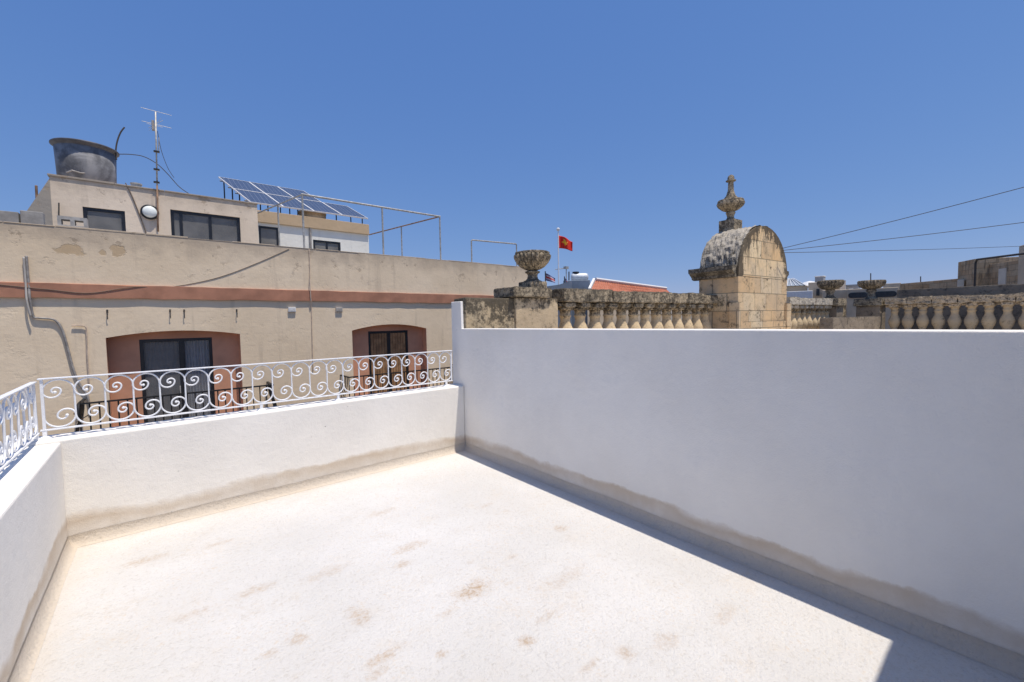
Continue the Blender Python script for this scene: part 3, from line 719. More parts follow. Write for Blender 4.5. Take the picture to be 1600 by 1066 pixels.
# tank
TVV = 15.2
base = onv(137, 279, TVV); rb = (onv(183, 280, TVV).x-onv(92, 272, TVV).x)/2; rt = (onv(187, 240, TVV).x-onv(77, 222, TVV).x)/2
zt = onv(133, 231, TVV-.0).z; zr = z1
t = empty('water_tank', (base.x, TVV, zr)); tag(t, 'big dark weathered open round water tank on the beige rooftop room', 'tank')
H = zt-zr; rb *= 1.0; rtt = rt*.90
b = MB(); b.lathe([(rb*.5, 0.0), (rb, .0), (rb+(rtt-rb)*.5, H*.5), (rtt, H-.09), (rtt-.02, H-.09), (rb*.5, H-.15)], 48); b.build('tank_body', M['tank'], t, smooth=False)
for p in t.children[0].data.polygons: p.use_smooth = True
b = MB(); b.lathe([(rtt-.03, H-.12), (rtt+.005, H-.10), (rt-.03, H-.055), (rt, H-.04), (rt, H-.015), (rt-.015, H), (rtt-.06, H), (rtt-.07, H-.06)], 48); b.build('tank_rim', M['tankrim'], t, smooth=True)
b = MB(); q = onv(118, 272, TVV-rb)-Vector((base.x, TVV, zr)); b.tube([q+Vector((-.15, 0, .0)), q+Vector((-.05, -.05, .06)), q+Vector((.08, -.05, .03)), q+Vector((.16, 0, .05))], .018, 6); b.build('outlet_pipe', M['greypipe'], t)
cable('black_hose', [onv(*q, TVV-.2) for q in ((182, 250), (181, 236), (183, 222), (188, 208), (194.5, 199))], .017, M['cable'], 'short black hose sticking up from the right edge of the tank', 'hose')
cable('roof_cable', [onv(*q, 14.6) for q in ((186, 241), (205, 241.5), (225, 245), (245, 256), (262, 272), (280, 292), (297, 304))], .010, M['cable'], 'dark cable bowing from the tank past the antenna to the roof')
q = onv(213, 290, PV+.4); tag(MB().lathe([(.10, 0), (.10, .17), (.115, .17), (.115, .2), (.05, .21)], 20).build('roof_vent', M['steel'], loc=(q.x, PV+.4, z1)), 'small metal vent cap on the roof between tank and antenna', 'vent')

# second rooftop room: pale wall, ochre fascia --------------------------------------------
PV2 = 15.6
R2 = empty('rooftop_room', (0, 0, 0)); tag(R2, 'pale rooftop room with ochre fascia below the solar panels', 'building')
xa, xb = onv(398, 340, PV2).x, onv(576, 370, PV2).x
zf0, zf1 = onv(490, 357.5, PV2).z, onv(490, 340.5, PV2).z
wd = (onv(404, 360, PV2).x, onv(436, 360, PV2).x, 2.6, onv(420, 354, PV2).z); ww = (onv(489, 375, PV2).x, onv(532, 380, PV2).x, onv(510, 400, PV2).z, onv(510, 376.5, PV2).z)
b = MB(); b.wall(xa, xb, 2.43, zf0, PV2, [wd, ww], .1); b.f([(xb, PV2, 2.43), (xb, 22, 2.43), (xb, 22, zf0), (xb, PV2, zf0)]); b.f([(xa, PV2, 2.43), (xa, PV2, zf0), (xa, 22, zf0), (xa, 22, 2.43)]); b.f([(xa, 22, 2.43), (xa, 22, zf0), (xb, 22, zf0), (xb, 22, 2.43)])
b.build('wall', M['palewall'], R2)
MB().box(xa, xb+.0, PV2-.08, 22, zf0+.002, zf1).build('fascia', M['fascia'], R2, bevel=.01)
window(R2, ww, PV2, (.5,), .02); window(R2, wd, PV2, (), .03)
A = onv(485, 372, PV2-.03); MB().tube([(A.x, PV2-.04, 2.43), (A.x, PV2-.04, zf0)], .035, 8).build('drainpipe', M['greypipe'], R2)
# low round cistern on that roof
q = onv(488, 340, PV2+.7); tag(MB().lathe([(.40, 0), (.43, .05), (.43, .26), (.46, .26), (.46, .33), (.2, .36)], 28).build('roof_cistern', M['farbeige'], loc=(q.x, PV2+.7, zf1)), 'low round beige cistern on the ochre fascia roof under the solar panels', 'cistern')

# solar panels -----------------------------------------------------------------
TLp = onv(341, 276.5, 18.6); SA = empty('solar_array', (0, 0, 0)); tag(SA, 'tilted rack of seven blue solar panels above the ochre fascia roof', 'solar panels')
def solve(px, py, L):      # point on the sight line at distance L from the top left corner, nearer side
    d = ray(px, py).normalized(); m = TLp-EYE; bq = d.dot(m); ds = max(0, bq*bq-(m.dot(m)-L*L)); return EYE+d*(bq-sqrt(ds))
TR = onv(545.5, 325, TLp.y)
row = Vector((1, 0, 0)); pw_ = (onv(474.5, 298, TLp.y).x-TLp.x)/3
BL = solve(391, 316, pw_*3.5); down = (BL-TLp)
skew = down.x; down = down-row*skew; LN = down.length/2; KS = skew/down.length; dn = down.normalized(); nr = row.cross(dn).normalized(); nr = nr if nr.z > 0 else -nr
rowv = dn.cross(nr).normalized(); rowv = rowv if rowv.x > 0 else -rowv
Mx = Matrix((rowv, dn, nr)).transposed().to_4x4()
def shear(mb):
    for v_ in mb.bm.verts: v_.co.x += KS*v_.co.y
    return mb
cellm = shear(MB().box(.02, pw_-.02, .02, LN-.02, -.02, .004)).build('panel', M['solar'], SA)
fm = MB(); fm.box(0.003, .023, 0.003, LN-.003, -.03, .012); fm.box(pw_-.023, pw_-.003, 0.003, LN-.003, -.03, .012); fm.box(.023, pw_-.023, .003, .023, -.03, .012); fm.box(.023, pw_-.023, LN-.023, LN-.003, -.03, .012)
frm = shear(fm).build('panel_frame', M['vent'], cellm)
k = 0
for r_ in range(2):
    for c_ in range(4):
        if r_ == 0 and c_ == 3: continue
        ob = cellm if k == 0 else dup(cellm, SA)
        if k: dup(frm, ob)
        ob.matrix_basis = Matrix.Translation(TLp+rowv*(pw_*c_+KS*LN*r_)+dn*(LN*r_)) @ Mx; k += 1
b = MB()
for c_ in range(5):
    for t_ in (.25, .8, 1.25, 1.8):
        if (c_ == 4 and t_ < 1) or (TLp+dn*(LN*t_)).y < PV2-.06: continue
        p = TLp+rowv*(pw_*c_+KS*LN*t_+(.06 if c_ == 0 else -.06))+dn*(LN*t_)-nr*.05; zb_ = zf1 if PV2-.05 < p.y else 2.43
        b.tube([p, (p.x, p.y, zf1 if p.y > PV2-.08 else zf1-.02)], .022, 6)
for t_ in (.25, .8, 1.25, 1.8): b.tube([TLp+dn*(LN*t_)-nr*.05+rowv*(KS*LN*t_-.06), TLp+rowv*(pw_*(3 if t_ < 1 else 4)+KS*LN*t_)+dn*(LN*t_)-nr*.05], .02, 6)
b.build('rack', M['iron'], SA)

# pipe frames on the roof
t = empty('pipe_frame', (0, 0, 0)); tag(t, 'large galvanised pipe frame standing on the roof in front of the solar panels', 'pipe frame', 'pipe frames on the roof')
FY = FV+.22
A, Bq, Cq = onv(472, 303, FY), onv(597, 324.5, FY), onv(687, 339, FY)
zt = (A.z+Bq.z+Cq.z)/3
for q in (A, Bq, Cq): MB().tube([(q.x, FY, ztop-.3), (q.x, FY, zt)], .024, 8).build('post', M['steel'], t)
MB().tube([(A.x-.02, FY, zt), (Cq.x+.02, FY, zt)], .026, 8).build('top_pipe', M['steel'], t)
yb_ = 15.0
for q, pe, pd in ((Cq, (627, 354), (577, 367)), (A, (434, 320), (384, 341))):
    e1 = onv(*pe, 13.9); e2 = onv(*pd, 15.4)
    MB().tube([(q.x, FY, zt), e1, e2], .021, 8).build('side_pipe', M['rustpipe' if q is Cq else 'steel'], t)
    MB().tube([(e1.x, e1.y, 2.43), e1], .022, 8).build('post', M['steel'], t)
t = empty('pipe_frame', (0, 0, 0)); tag(t, 'small bent pipe frame on the parapet left of the fluted stone urn', 'pipe frame', 'pipe frames on the roof')
A, Cq = onv(736.5, 375, FY), onv(807, 381.5, FY)
MB().tube([(A.x, FY, ztop), (A.x, FY, A.z-.03), (A.x+.03, FY, A.z), (Cq.x-.03, FY, Cq.z), (Cq.x, FY, Cq.z-.03), (Cq.x, FY, ztop)], .024, 8).build('hoop', M['steel'], t)

# ------------------------------------------------------------------ palazzo next door (own axes)
S = .33
NB = empty('palazzo', N0, NROT); tag(NB, 'stone palazzo next door carrying the balustrade behind the white party wall', 'building')
RZ, PB = .95, 1.05        # roof level, plinth top
ZR0, ZR1 = 1.755, 2.045   # underside and top of the rail
p3 = loc2(at(1490, 490, 12.1)).x
q_front = -.20
wl = -6.2
_i = Matrix.Rotation(-NROT, 3, 'Z'); lw_ = lambda u, v: _i @ (Vector((u, v, 0))-N0)
xl_ = WALL_U+TW+.02; yl_ = (N0+D2*0).y + (xl_-N0.x)*math.tan(NROT)
c0 = lw_(xl_, yl_+.2); c1 = lw_(xl_, -6)
b = MB(); b.prism([(c1.x, c1.y, GZ+.14), (p3+.35, c1.y, GZ+.14), (p3+.35, .2, GZ+.14), (c0.x, .2, GZ+.14)], (0, 0, RZ-.02-GZ-.14)); b.build('wall', M['st_wall'], NB)
b = MB(); b.f([(c1.x+.06, c1.y+.05, RZ-.015), (p3+.15, c1.y+.05, RZ-.015), (p3+.15, -.2, RZ-.015), (c0.x+.06, -.2, RZ-.015)]); b.build('roof', M['roofpale'], NB)
def placed(name, label, cat, group=None, p=0, q=0):
    t = empty(name, N0+D2*p+E2*q, NROT); return tag(t, label, cat, group)
BALP = [(.10, 0), (.10, .035), (.082, .05), (.078, .075), (.092, .11), (.120, .17), (.140, .24), (.144, .30), (.130, .36), (.104, .42), (.084, .475), (.080, .52), (.084, .56), (.096, .572), (.096, .592), (.084, .604), (.088, .655), (.094, .675)]
def balu_mesh():
    b = MB(); b.lathe([(r, z) for r, z in BALP], 22); b.box(-.10, .10, -.10, .10, -.005, .022)
    b.box(-.105, .105, -.105, .105, .672, .708); return b
BALM = {}
def balustrade(name, label, p0, p1, q0, q1, ns, mat, along, railm, w=.36, rough=.05):
    """ns = baluster positions along the run"""
    t = placed(name, label, 'balustrade', 'stone balustrades of the palazzo')
    x0, x1 = (p0, p1)
    def bx(b, a, c, h, z0, z1):
        if along == 'p': b.box(a, c, q0-h, q0+h, z0, z1)
        else: b.box(p0-h, p0+h, a, c, z0, z1)
    a, c = (p0, p1) if along == 'p' else (q0, q1)
    b = MB(); N = max(2, int((c-a)/.5)); 
    for k in range(N):
        u0, u1 = a+(c-a)*k/N, a+(c-a)*(k+1)/N; j = random.uniform(-.012, .012)
        bx(b, u0+.002, u1-.002, w/2+j, ZR0+.09, ZR1+random.uniform(-.015, .012))
    bx(b, a+.001, c-.001, w/2-.12, ZR0+.02, ZR0+.0895)
    for n in ns: bx(b, n-.105, n+.105, w/2-.04, ZR0+.001, ZR0+.0895)
    r = b.build('rail', railm, t, bevel=.018); rough_up(r, rough, .12, 3)
    b = MB(); bx(b, a, c, w/2-.02, RZ-.02, PB-.002); b.build('plinth', M['st_wall'], t, bevel=.01)
    for n in ns:
        loc = (n, q0, PB) if along == 'p' else (p0, n, PB)
        if mat not in BALM: o = balu_mesh().build('baluster', M[mat], t, smooth=False, loc=loc); BALM[mat] = o; [setattr(f, 'use_smooth', True) for f in o.data.polygons]
        else:
            bo = dup(BALM[mat], t, loc); bo.rotation_euler = (0, random.uniform(-.012, .012), random.uniform(-.06, .06)); k_ = random.uniform(.965, 1.03); bo.scale = (k_, k_, 1)
    return t
balustrade('balustrade', 'weathered stone balustrade between the fluted urn pedestal and the domed pier', -.17, 12.75*S, 0, 0, [k*S for k in range(13)], 'st_bal', 'p', M['st_rail'])
balustrade('balustrade', 'short pale stone balustrade right of the domed pier', 23.0*S, 32.9*S, 0, 0, [(23.6+k)*S for k in range(10)], 'st_bal', 'p', M['st_pale'])
# lichened low wall and urn pedestal
ql = onq(722, 472, -.18); qm = onq(797, 472, -.18)
b = MB().box(max(onq(709, 490, -.16).x, onq(709, 490, .17).x), qm.x+.1, -.16, .17, RZ, 1.885); o = b.build('stone_wall', M['st_wall'], loc=N0, rotz=NROT, bevel=.015); rough_up(o, .03, .25, 4)
tag(o, 'lichen blackened stone wall between the white wall stub and the urn pedestal', 'wall')
pa, pb = onq(806, 470, -.2), onq(872, 480, -.2)
pd = placed('pedestal', 'broad stained stone pedestal carrying the fluted urn', 'pedestal')
o = MB().box(pa.x, pb.x, -.20, .22, RZ, 1.90).build('pedestal_body', M['st_ped'], pd, bevel=.012); rough_up(o, .02, .2, 4)
o = MB().box(pa.x-.07, pb.x-.15, -.25, .27, 1.902, ZR1-.0).build('pedestal_cap', M['st_rail'], pd, bevel=.02); rough_up(o, .03, .12, 4)

def gadroon(n, amp): return lambda a, z: 1+amp*(abs(cos(a*n/2))**.6-.75)
def urn_fluted(t, R, zb, zr, zs, zbase, wb, mats, flutes=28):
    """bowl radius R; zr rim, zb bowl underside, zs stem foot, zbase underside of base"""
    H = zr-zb
    pts = [(R*.22, zb), (R*.42, zb+H*.06), (R*.66, zb+H*.2), (R*.86, zb+H*.42), (R*.98, zb+H*.66), (R*1.0, zb+H*.80), (R*.93, zb+H*.88)]
    b = MB(); b.lathe(pts, flutes*8, flute=gadroon(flutes, .15)); bw = b.build('bowl', mats, t, smooth=True)
    b = MB(); b.lathe([(R*.90, zr-H*.14), (R*.95, zr-H*.10), (R*.95, zr-.008), (R*.91, zr), (R*.80, zr), (R*.74, zr-.05), (R*.2, zr-.06)], 48); rr = b.build('rim', mats, t, smooth=False); rough_up(rr, .02, .06, 1)
    hs = zb-zs
    b = MB(); b.lathe([(R*.50, zs), (R*.50, zs+hs*.08), (R*.38, zs+hs*.16), (R*.30, zs+hs*.3), (R*.27, zs+hs*.55), (R*.30, zs+hs*.72), (R*.40, zs+hs*.80), (R*.42, zs+hs*.90), (R*.30, zs+hs*.96), (R*.24, zb+.012)], 32); b.build('stem', mats, t, smooth=True)
    o = MB().box(-wb, wb, -wb, wb, zbase, zs+.003).build('base', mats, t, bevel=.015)
q = onq(832, 420, 0); c = N0+D2*q.x; dY = None
def zat(px, py, P): # height seen at px,py above plan point P
    d = ray(px, py); Y = (P-EYE).dot(FWD); return (EYE+d*(Y/d.dot(FWD))).z
t = placed('stone_urn', 'wide fluted stone urn standing on the pedestal at the left end of the balustrade', 'urn', p=q.x)
Yd = (c-EYE).dot(FWD); R = 27.5*Yd/FOC*1.02
urn_fluted(t, R, zat(832, 423, c), zat(832, 394.5, c), zat(832, 441, c), ZR1-.01, .155, M['st_urn'], 26)

# domed pier --------------------------------------------------------------------------
pL = 12.62*S
near = onp(1153, 500, pL); far = onp(1092, 440, pL)
qn, qf = near.y, far.y
pR = onq(1229, 500, qn).x
zs = onp(1153, 431, pL).z
ctop = onq(1190, 352, qn); zt = ctop.z
DP = placed('domed_pier', 'ashlar stone pier with a rounded lichen crusted top beside the balustrade', 'pier')
b = MB().box(pL, pR, qn, qf, RZ, zs); o = b.build('body', M['st_block'], DP, bevel=.015); rough_up(o, .012, .2, 4)
mid, hw = (pL+pR)/2, (pR-pL)/2
def arch(r0, rz, n=20): return [(mid-r0*cos(pi*k/n), zs+rz*sin(pi*k/n)**.92) for k in range(n+1)]
# the arched end wall, one stone deep, and the barrel roof behind
b = MB(); A_ = arch(hw, zt-zs); b.prism([(x, qn, z) for x, z in A_], (0, .24, 0)); M['st_gable'] = stone('arched_gable_limestone', (.86, .68, .43), (.72, .61, .44), lichen=.40, lscale=3.2, block=(.50, .37), up=.4, arch=(mid, hw, zs, zt-zs)); o = b.build('arched_gable', M['st_gable'], DP)
b = MB(); NS = 44; NK = 40; A2 = arch(hw+.012, zt-zs+.012, NK); rows = []
for s in range(NS+1):
    y = qn+.03+(qf-qn-.03)*s/NS; rows.append([b.v((x, y, z)) for x, z in A2])
for a, c_ in zip(rows, rows[1:]):
    for k in range(NK): b.bm.faces.new([a[k], a[k+1], c_[k+1], c_[k]])
b.bm.faces.new(rows[-1]); o = b.build('barrel_roof', M['st_dome'], DP); rough_up(o, .11, .075)
# cornices along both flanks
cz0, cz1 = onp(1095, 437, pL).z, onp(1095, 421, pL).z
cw = .16
for sg, p in ((-1, pL), (1, pR)):
    b = MB()
    pr = [(0, cz0-.02), (.05, cz0), (.06, cz0+.05), (.13, cz0+.10), (.14, cz0+.12), (cw+.02, cz0+.13), (cw+.02, cz1), (0, cz1+.02)]
    b.prism([(p+sg*o_ if o_ else p-sg*.03, qn+.04, z) for o_, z in pr], (0, qf-qn+.10, 0)); o = b.build('cornice', M['st_corn'], DP); rough_up(o, .02, .15, 3)
for x0, x1 in ((pL-.06, pL+.12), (pR-.12, pR+.10)):
    o = MB().box(x0, x1, qn-.06, qn+.16, RZ, onq(1190, 473, qn).z).build('buttress', M['st_block'], DP, bevel=.015)
o = MB().box(pL-.02, pR+.02, qn-.035, qn+.3, RZ, onq(1190, 502, qn).z).build('base_course', M['st_block'], DP, bevel=.01)
# finial urn at the far end of the ridge
qq = qf-.28; c = N0+D2*mid+E2*qq
px_ = 1141
# slide along the ridge until it is seen where it stands in the photo
best = min((abs((lambda P: 800+FOC*((P-EYE).dot(CR))/((P-EYE).dot(CF)))(Vector((*(N0+D2*mid+E2*y_).xy, 3.4)))-px_), y_) for y_ in [qn+k*.02 for k in range(200)])
qq = best[1]; c = N0+D2*mid+E2*qq
t = placed('finial_urn', 'small stone urn finial with a tall neck on the domed pier', 'urn', p=mid, q=qq)
Yd = (c-EYE).dot(FWD); R = 19.5*Yd/FOC
zz = lambda py: zat(1141, py, c)
H = zz(313)-zz(331)
b = MB(); b.lathe([(R*.3, zz(331)), (R*.62, zz(328)), (R*.9, zz(323)), (R*1.0, zz(319)), (R*.93, zz(315.5))], 20*8, flute=gadroon(20, .07)); b.build('bowl', M['st_urn'], t, smooth=True)
b = MB(); b.lathe([(R*.90, zz(316.5)), (R*.95, zz(315)), (R*.93, zz(313.5)), (R*.56, zz(312.5)), (R*.54, zz(311)), (R*.34, zz(306)), (R*.22, zz(298)), (R*.19, zz(285)), (R*.21, zz(284)), (R*.36, zz(283.5)), (R*.37, zz(282.3)), (R*.24, zz(281.3)), (R*.25, zz(278.5)), (R*.20, zz(275.5)), (R*.08, zz(273.6))], 32); b.build('neck', M['st_urn'], t, smooth=True)
b = MB(); b.lathe([(R*.50, zz(345.5)), (R*.36, zz(344)), (R*.24, zz(340)), (R*.30, zz(335)), (R*.36, zz(333.5)), (R*.28, zz(330.5))], 28); b.build('stem', M['st_urn'], t, smooth=True)
MB().box(-R*.62, R*.62, -R*.62, R*.62, zt-.25, zz(345)).build('base', M['st_urn'], t, bevel=.012)
# broken stone stub where the rail meets the right flank
o = MB().box(pR-.02, pR+.22, .1, .45, ZR1+.2, cz0+.02).build('stone_stub', M['st_rail'], DP, bevel=.03); rough_up(o, .06, .15, 3)

# corner terrace, pedestals and bowls ----------------------------------------------------
qc = loc2(at(1361, 470, 13.75)).y
rr = placed('balustrade', 'stone balustrade at far right with fat ochre balusters against a sooty wall', 'balustrade', 'stone balustrades of the palazzo') if False else None
gq = []
for gpx in (1408.4, 1430.3, 1454.2, 1479.1, 1504.9, 1531.6, 1559.7, 1589.3, 1620, 1653, 1690): gq.append(onp(gpx, 490, p3).y)
cent = [(a+b_)/2 for a, b_ in zip(gq, gq[1:])]; cent = [gq[0]+(gq[0]-cent[0])] + cent
balustrade('balustrade', 'stone balustrade at far right with fat ochre balusters in front of a sooty wall', p3, p3, cent[-1]-.2, onp(1384, 490, p3).y, cent, 'st_balr', 'q', M['st_railr'], rough=.09)
ye = onp(1384, 490, p3).y
pe = 32.9*S
def block(name, label, cat, x0, x1, y0, y1, z0, z1, mat, group=None, rough=.03):
    t = MB().box(x0, x1, y0, y1, z0, z1).build(name, mat, loc=N0, rotz=NROT, bevel=.015); rough_up(t, rough, .2, 4); return tag(t, label, cat, group)
block('corner_wall', 'dark stained low stone wall in front of the two bowl pedestals', 'wall', onq(1302, 505, -.9).x, onq(1376, 505, -.9).x, -.9, -.6, RZ, onq(1340, 495.5, -.9).z, M['st_dark'])
b1p = onq(1297, 460, .0)
def bowl_on_pedestal(px, pyr, pyb, pys, P, w, lab_p, lab_b, Rpx, cap=True):
    c = N0+D2*P[0]+E2*P[1]; zz = lambda py: zat(px, py, c); Yd = (c-EYE).dot(FWD)
    t = placed('pedestal', lab_p, 'pedestal', 'pedestals at the palazzo corner', P[0], P[1])
    o = MB().box(-w, w, -w, w, RZ, ZR1-.22).build('pedestal_body', M['st_dark'], t, bevel=.015)
    o = MB().box(-w-.06, w+.06, -w-.06, w+.06, ZR1-.218, ZR1+.01).build('pedestal_cap', M['st_rail'], t, bevel=.02); rough_up(o, .04, .12, 3)
    u = placed('stone_bowl', lab_b, 'bowl', 'stone bowls at the palazzo corner', P[0], P[1])
    R = Rpx*Yd/FOC; H = zz(pyr)-zz(pyb)
    b = MB(); b.lathe([(R*.25, zz(pyb)), (R*.62, zz(pyb)+H*.10), (R*.86, zz(pyb)+H*.34), (R*.98, zz(pyb)+H*.62), (R, zz(pyb)+H*.85), (R*.95, zz(pyr)), (R*.8, zz(pyr)), (R*.72, zz(pyr)-.04), (R*.2, zz(pyr)-.05)], 24*6, flute=gadroon(24, .14)); b.build('bowl', M['st_bowl'], u, smooth=True)
    b = MB(); zs_ = ZR1-.0; hb = zz(pyb)-zs_
    b.lathe([(R*.50, zs_), (R*.46, zs_+hb*.12), (R*.30, zs_+hb*.3), (R*.27, zs_+hb*.6), (R*.40, zs_+hb*.85), (R*.3, zz(pyb)+.02)], 28); b.build('stem', M['st_bowl'], u, smooth=True)
bowl_on_pedestal(1296.5, 438.5, 453, 464, (b1p.x+.0, .0), .26, 'stone pedestal at the right end of the pale balustrade', 'left one of two fluted stone bowls, standing before a beige house', 17)
P2 = loc2(at(1361, 470, 13.75))
bowl_on_pedestal(1361, 438.5, 452, 464, (P2.x, P2.y), .30, 'stone pedestal where the far right balustrade starts', 'right one of two fluted stone bowls, seen against the dark louvres', 17)
block('corner_wall', 'grimy recessed stone wall linking the two bowl pedestals', 'wall', b1p.x+.26, p3+.1, P2.y+.30 if P2.y+.3 > .2 else .2, (P2.y+.30 if P2.y+.3 > .2 else .2)+.3, RZ, ZR1-.05, M['st_wall'])
# dark wall behind the far right balustrade
x0 = p3+1.3
block('sooty_wall', 'long sooty grey wall close behind the far right balustrade', 'wall', x0, x0+.3, -14, onp(1402, 470, x0).y, RZ-2, onp(1500, 448.5, x0).z, M['st_dark'])

# ------------------------------------------------------------------ roofs beyond
def house(name, label, px0, px1, pyt, Y, mat, depth=6, drop=None, dY=None, rot=None, pyt1=None):
    """a block whose street corner points are seen at px0 and px1"""
    a = at(px0, pyt, Y); y1_ = pyt if pyt1 is None else pyt1
    if dY is None:
        mr = ray((px0+px1)/2, pyt); mr.z = 0; r1 = ray(px1, y1_); k_ = (a-EYE).dot(mr)/r1.dot(mr); c = EYE+r1*k_
    else: c = at(px1, y1_, Y+dY)
    zt = (a.z+c.z)/2
    d = Vector((c.x-a.x, c.y-a.y, 0)); L = d.length; ang = atan2(d.y, d.x)
    t = empty(name, (a.x, a.y, 0), ang); tag(t, label, 'building'); t['L'] = L; t['zt'] = zt
    MB().box(0, L, 0, depth, GZ, zt).build('wall', mat, t, bevel=.03)
    return t, L, zt
# blue-grey roofed block
h1, L, z_ = house('grey_roof_house', 'blue grey roofed block behind the balustrade carrying the white cylinder tank', 880, 922, 438, 25, M['blueroof'], 4)
a = at(852, 449.5, 24.5); c = at(893, 439, 24.5); e = at(921, 452, 24.5)
w = MB(); la = lambda p: Matrix.Rotation(-h1.rotation_euler.z, 3, 'Z') @ (p-h1.location)
A, C_, E_ = la(a), la(c), la(e)
w.prism([(A.x-.5, A.y, GZ), (A.x-.5, A.y, A.z), (A.x+.8, A.y, A.z+.15), (C_.x, A.y, C_.z), (C_.x, A.y, GZ)], (0, .45, 0)); w.build('sloped_roof', M['blueroof'], h1)
q0, q1 = at(892, 432, 25.6), at(919, 434, 25.6); L = (q1-q0).length; rr_ = 6.2*25.6/FOC
t = empty('cylinder_tank', (q0.x, q0.y, z_+rr_), atan2(q1.y-q0.y, q1.x-q0.x)); tag(t, 'white horizontal cylinder water tank on the blue grey block', 'tank')
b = MB(); b.lathe([(rr_*.3, 0.0), (rr_*.85, .04), (rr_, .14), (rr_, L-.14), (rr_*.85, L-.04), (rr_*.3, L)], 28, axis='x'); b.build('tank_body', M['tankw'], t, smooth=True)
MB().lathe([(.2, 0), (.2, .09), (.1, .1)], 16, c=(L*.28, 0, rr_*.96)).build('lid', M['iron'], t)
# red tiled roof
a0, a1 = at(924, 453.5, 24), at(1053, 464.5, 29); r0, r1 = at(931, 439, 26.2), at(1041, 453.0, 31)
TH = empty('tiled_roof_house', (a0.x, a0.y, 0), atan2(a1.y-a0.y, a1.x-a0.x)); tag(TH, 'house with a sloping red tiled roof edged in white behind the balustrade', 'building')
Rm = Matrix.Rotation(-TH.rotation_euler.z, 3, 'Z'); l = lambda p: Rm @ (p-TH.location)
E0, E1, T0, T1 = l(a0), l(a1), l(r0), l(r1)
wb = MB(); wb.hexa([(E0.x, E0.y+.3, GZ), (E1.x, E1.y+.3, GZ), (T1.x, T1.y, GZ), (T0.x, T0.y, GZ), (E0.x, E0.y+.3, E0.z-.05), (E1.x, E1.y+.3, E1.z-.05), (T1.x, T1.y, T1.z-.05), (T0.x, T0.y, T0.z-.05)]); wb.build('wall', M['farbeige'], TH)
b = MB(); NC = 46; NR = 6
grid = []
for j in range(NR*2+1):
    rowp = []
    for i in range(NC*4+1):
        s_, t_ = i/(NC*4), (j//2 + (j % 2)*.96)/NR
        t_ = min(t_, 1); p = E0.lerp(E1, s_).lerp(T0.lerp(T1, s_), t_)
        p = p+ZUP*(.035*cos(2*pi*i/4)+(.05 if j % 2 == 0 else 0)); rowp.append(b.v(p))
    grid.append(rowp)
for a, c in zip(grid, grid[1:]):
    for i in range(NC*4): b.bm.faces.new([a[i], a[i+1], c[i+1], c[i]])
rf = b.build('roof', M['tile'], TH)
b = MB(); b.tube([T0+ZUP*.12, T1+ZUP*.12], .09, 6); b.build('ridge', M['farwhite'], rf); b = MB(); b.hexa([E0+Vector((-.25, 0, -.3)), E0+Vector((-.06, 0, -.3)), T0+Vector((-.06, 0, -.3)), T0+Vector((-.25, 0, -.3)), E0+Vector((-.25, 0, .12)), E0+Vector((-.06, 0, .12)), T0+Vector((-.06, 0, .16)), T0+Vector((-.25, 0, .16))]); b.build('verge', M['farwhite'], rf)
# flags
FY_ = 27.0
t = empty('flagpole', at(873, 455, FY_)-Vector((0, 0, 3))); tag(t, 'white flagpole with a ball top flying a red flag above the roofs', 'flagpole')
pz = at(873, 360, FY_).z-t.location.z
MB().tube([(0, 0, 0), (0, 0, pz)], [.055, .04], 8).build('pole', M['whiteiron'], t); MB().sphere((0, 0, pz+.06), .11, 6).build('finial_ball', M['farwhite'], t)
fl = empty('red_flag', (t.location.x, t.location.y, at(873, 378, FY_).z)); tag(fl, 'red flag with a yellow emblem waving from the flagpole', 'flag')
fw, fh = .93, .80; 
def flagpt(s, w): # s along the fly, w up
    drop = -.30*s**1.2; sag = .08*sin(s*6.5)
    return RGT*(fw*s*(1-.08*s)) + FWD*(.10*sin(s*8+w)) + ZUP*((w-.5)*fh*(1-.28*s)+drop+sag*.3)
b = MB(); N_ = 24; gv = [[b.v(flagpt(i/N_, j/12)+RGT*.05) for i in range(N_+1)] for j in range(13)]
for j in range(12):
    for i in range(N_): b.bm.faces.new([gv[j][i], gv[j][i+1], gv[j+1][i+1], gv[j+1][i]])
clo = b.build('flag_cloth', M['red'], fl, smooth=True); m = clo.modifiers.new('thick', 'SOLIDIFY'); m.thickness = .012
b = MB()
star = []
for k in range(10):
    a = pi/2+k*pi/5+.5; r_ = .30 if k % 2 == 0 else .15
    star.append((.44+r_*cos(a)*.95, .56+r_*sin(a)*1.05))
ctr = flagpt(.44, .56); 
for k in range(10):
    p = [ctr, flagpt(*star[k]), flagpt(*star[(k+1) % 10])]
    b.f([q+RGT*.05-FWD*.03 for q in p])
b.build('emblem', M['yellow'], clo)
def droop_flag(px, pyt, pyb, Y, W_, label, hh):
    P0 = at(px, pyt, Y); zb_ = at(px, pyb, Y).z-2
    t = empty('small_flag', (P0.x, P0.y, zb_)); tag(t, label, 'flag', 'small drooping flags')
    MB().tube([(0, 0, 0), (0, 0, P0.z-zb_)], .03, 6).build('staff', M['cable'], t)
    cols = (M['bluecloth'], M['whitecloth'], M['red'], M['whitecloth'], M['bluecloth'])
    for k, m in enumerate(cols):
        b = MB(); w0, w1 = k/5, (k+1)/5
        def fp(s, w): return RGT*(W_*s) + FWD*(.06*sin(s*7+w*2)) + ZUP*(P0.z-zb_-.08-hh*(1-w)*(1-.35*s)-s*hh*.75)
        K = 10; g0 = [b.v(fp(i/K, w0)) for i in range(K+1)]; g1 = [b.v(fp(i/K, w1)) for i in range(K+1)]
        for i in range(K): b.bm.faces.new([g0[i], g0[i+1], g1[i+1], g1[i]])
        b.build('stripe', m, t, smooth=True)
droop_flag(852, 424, 452, 24, .55, 'drooping red, white and blue flag just right of the fluted urn', .42)
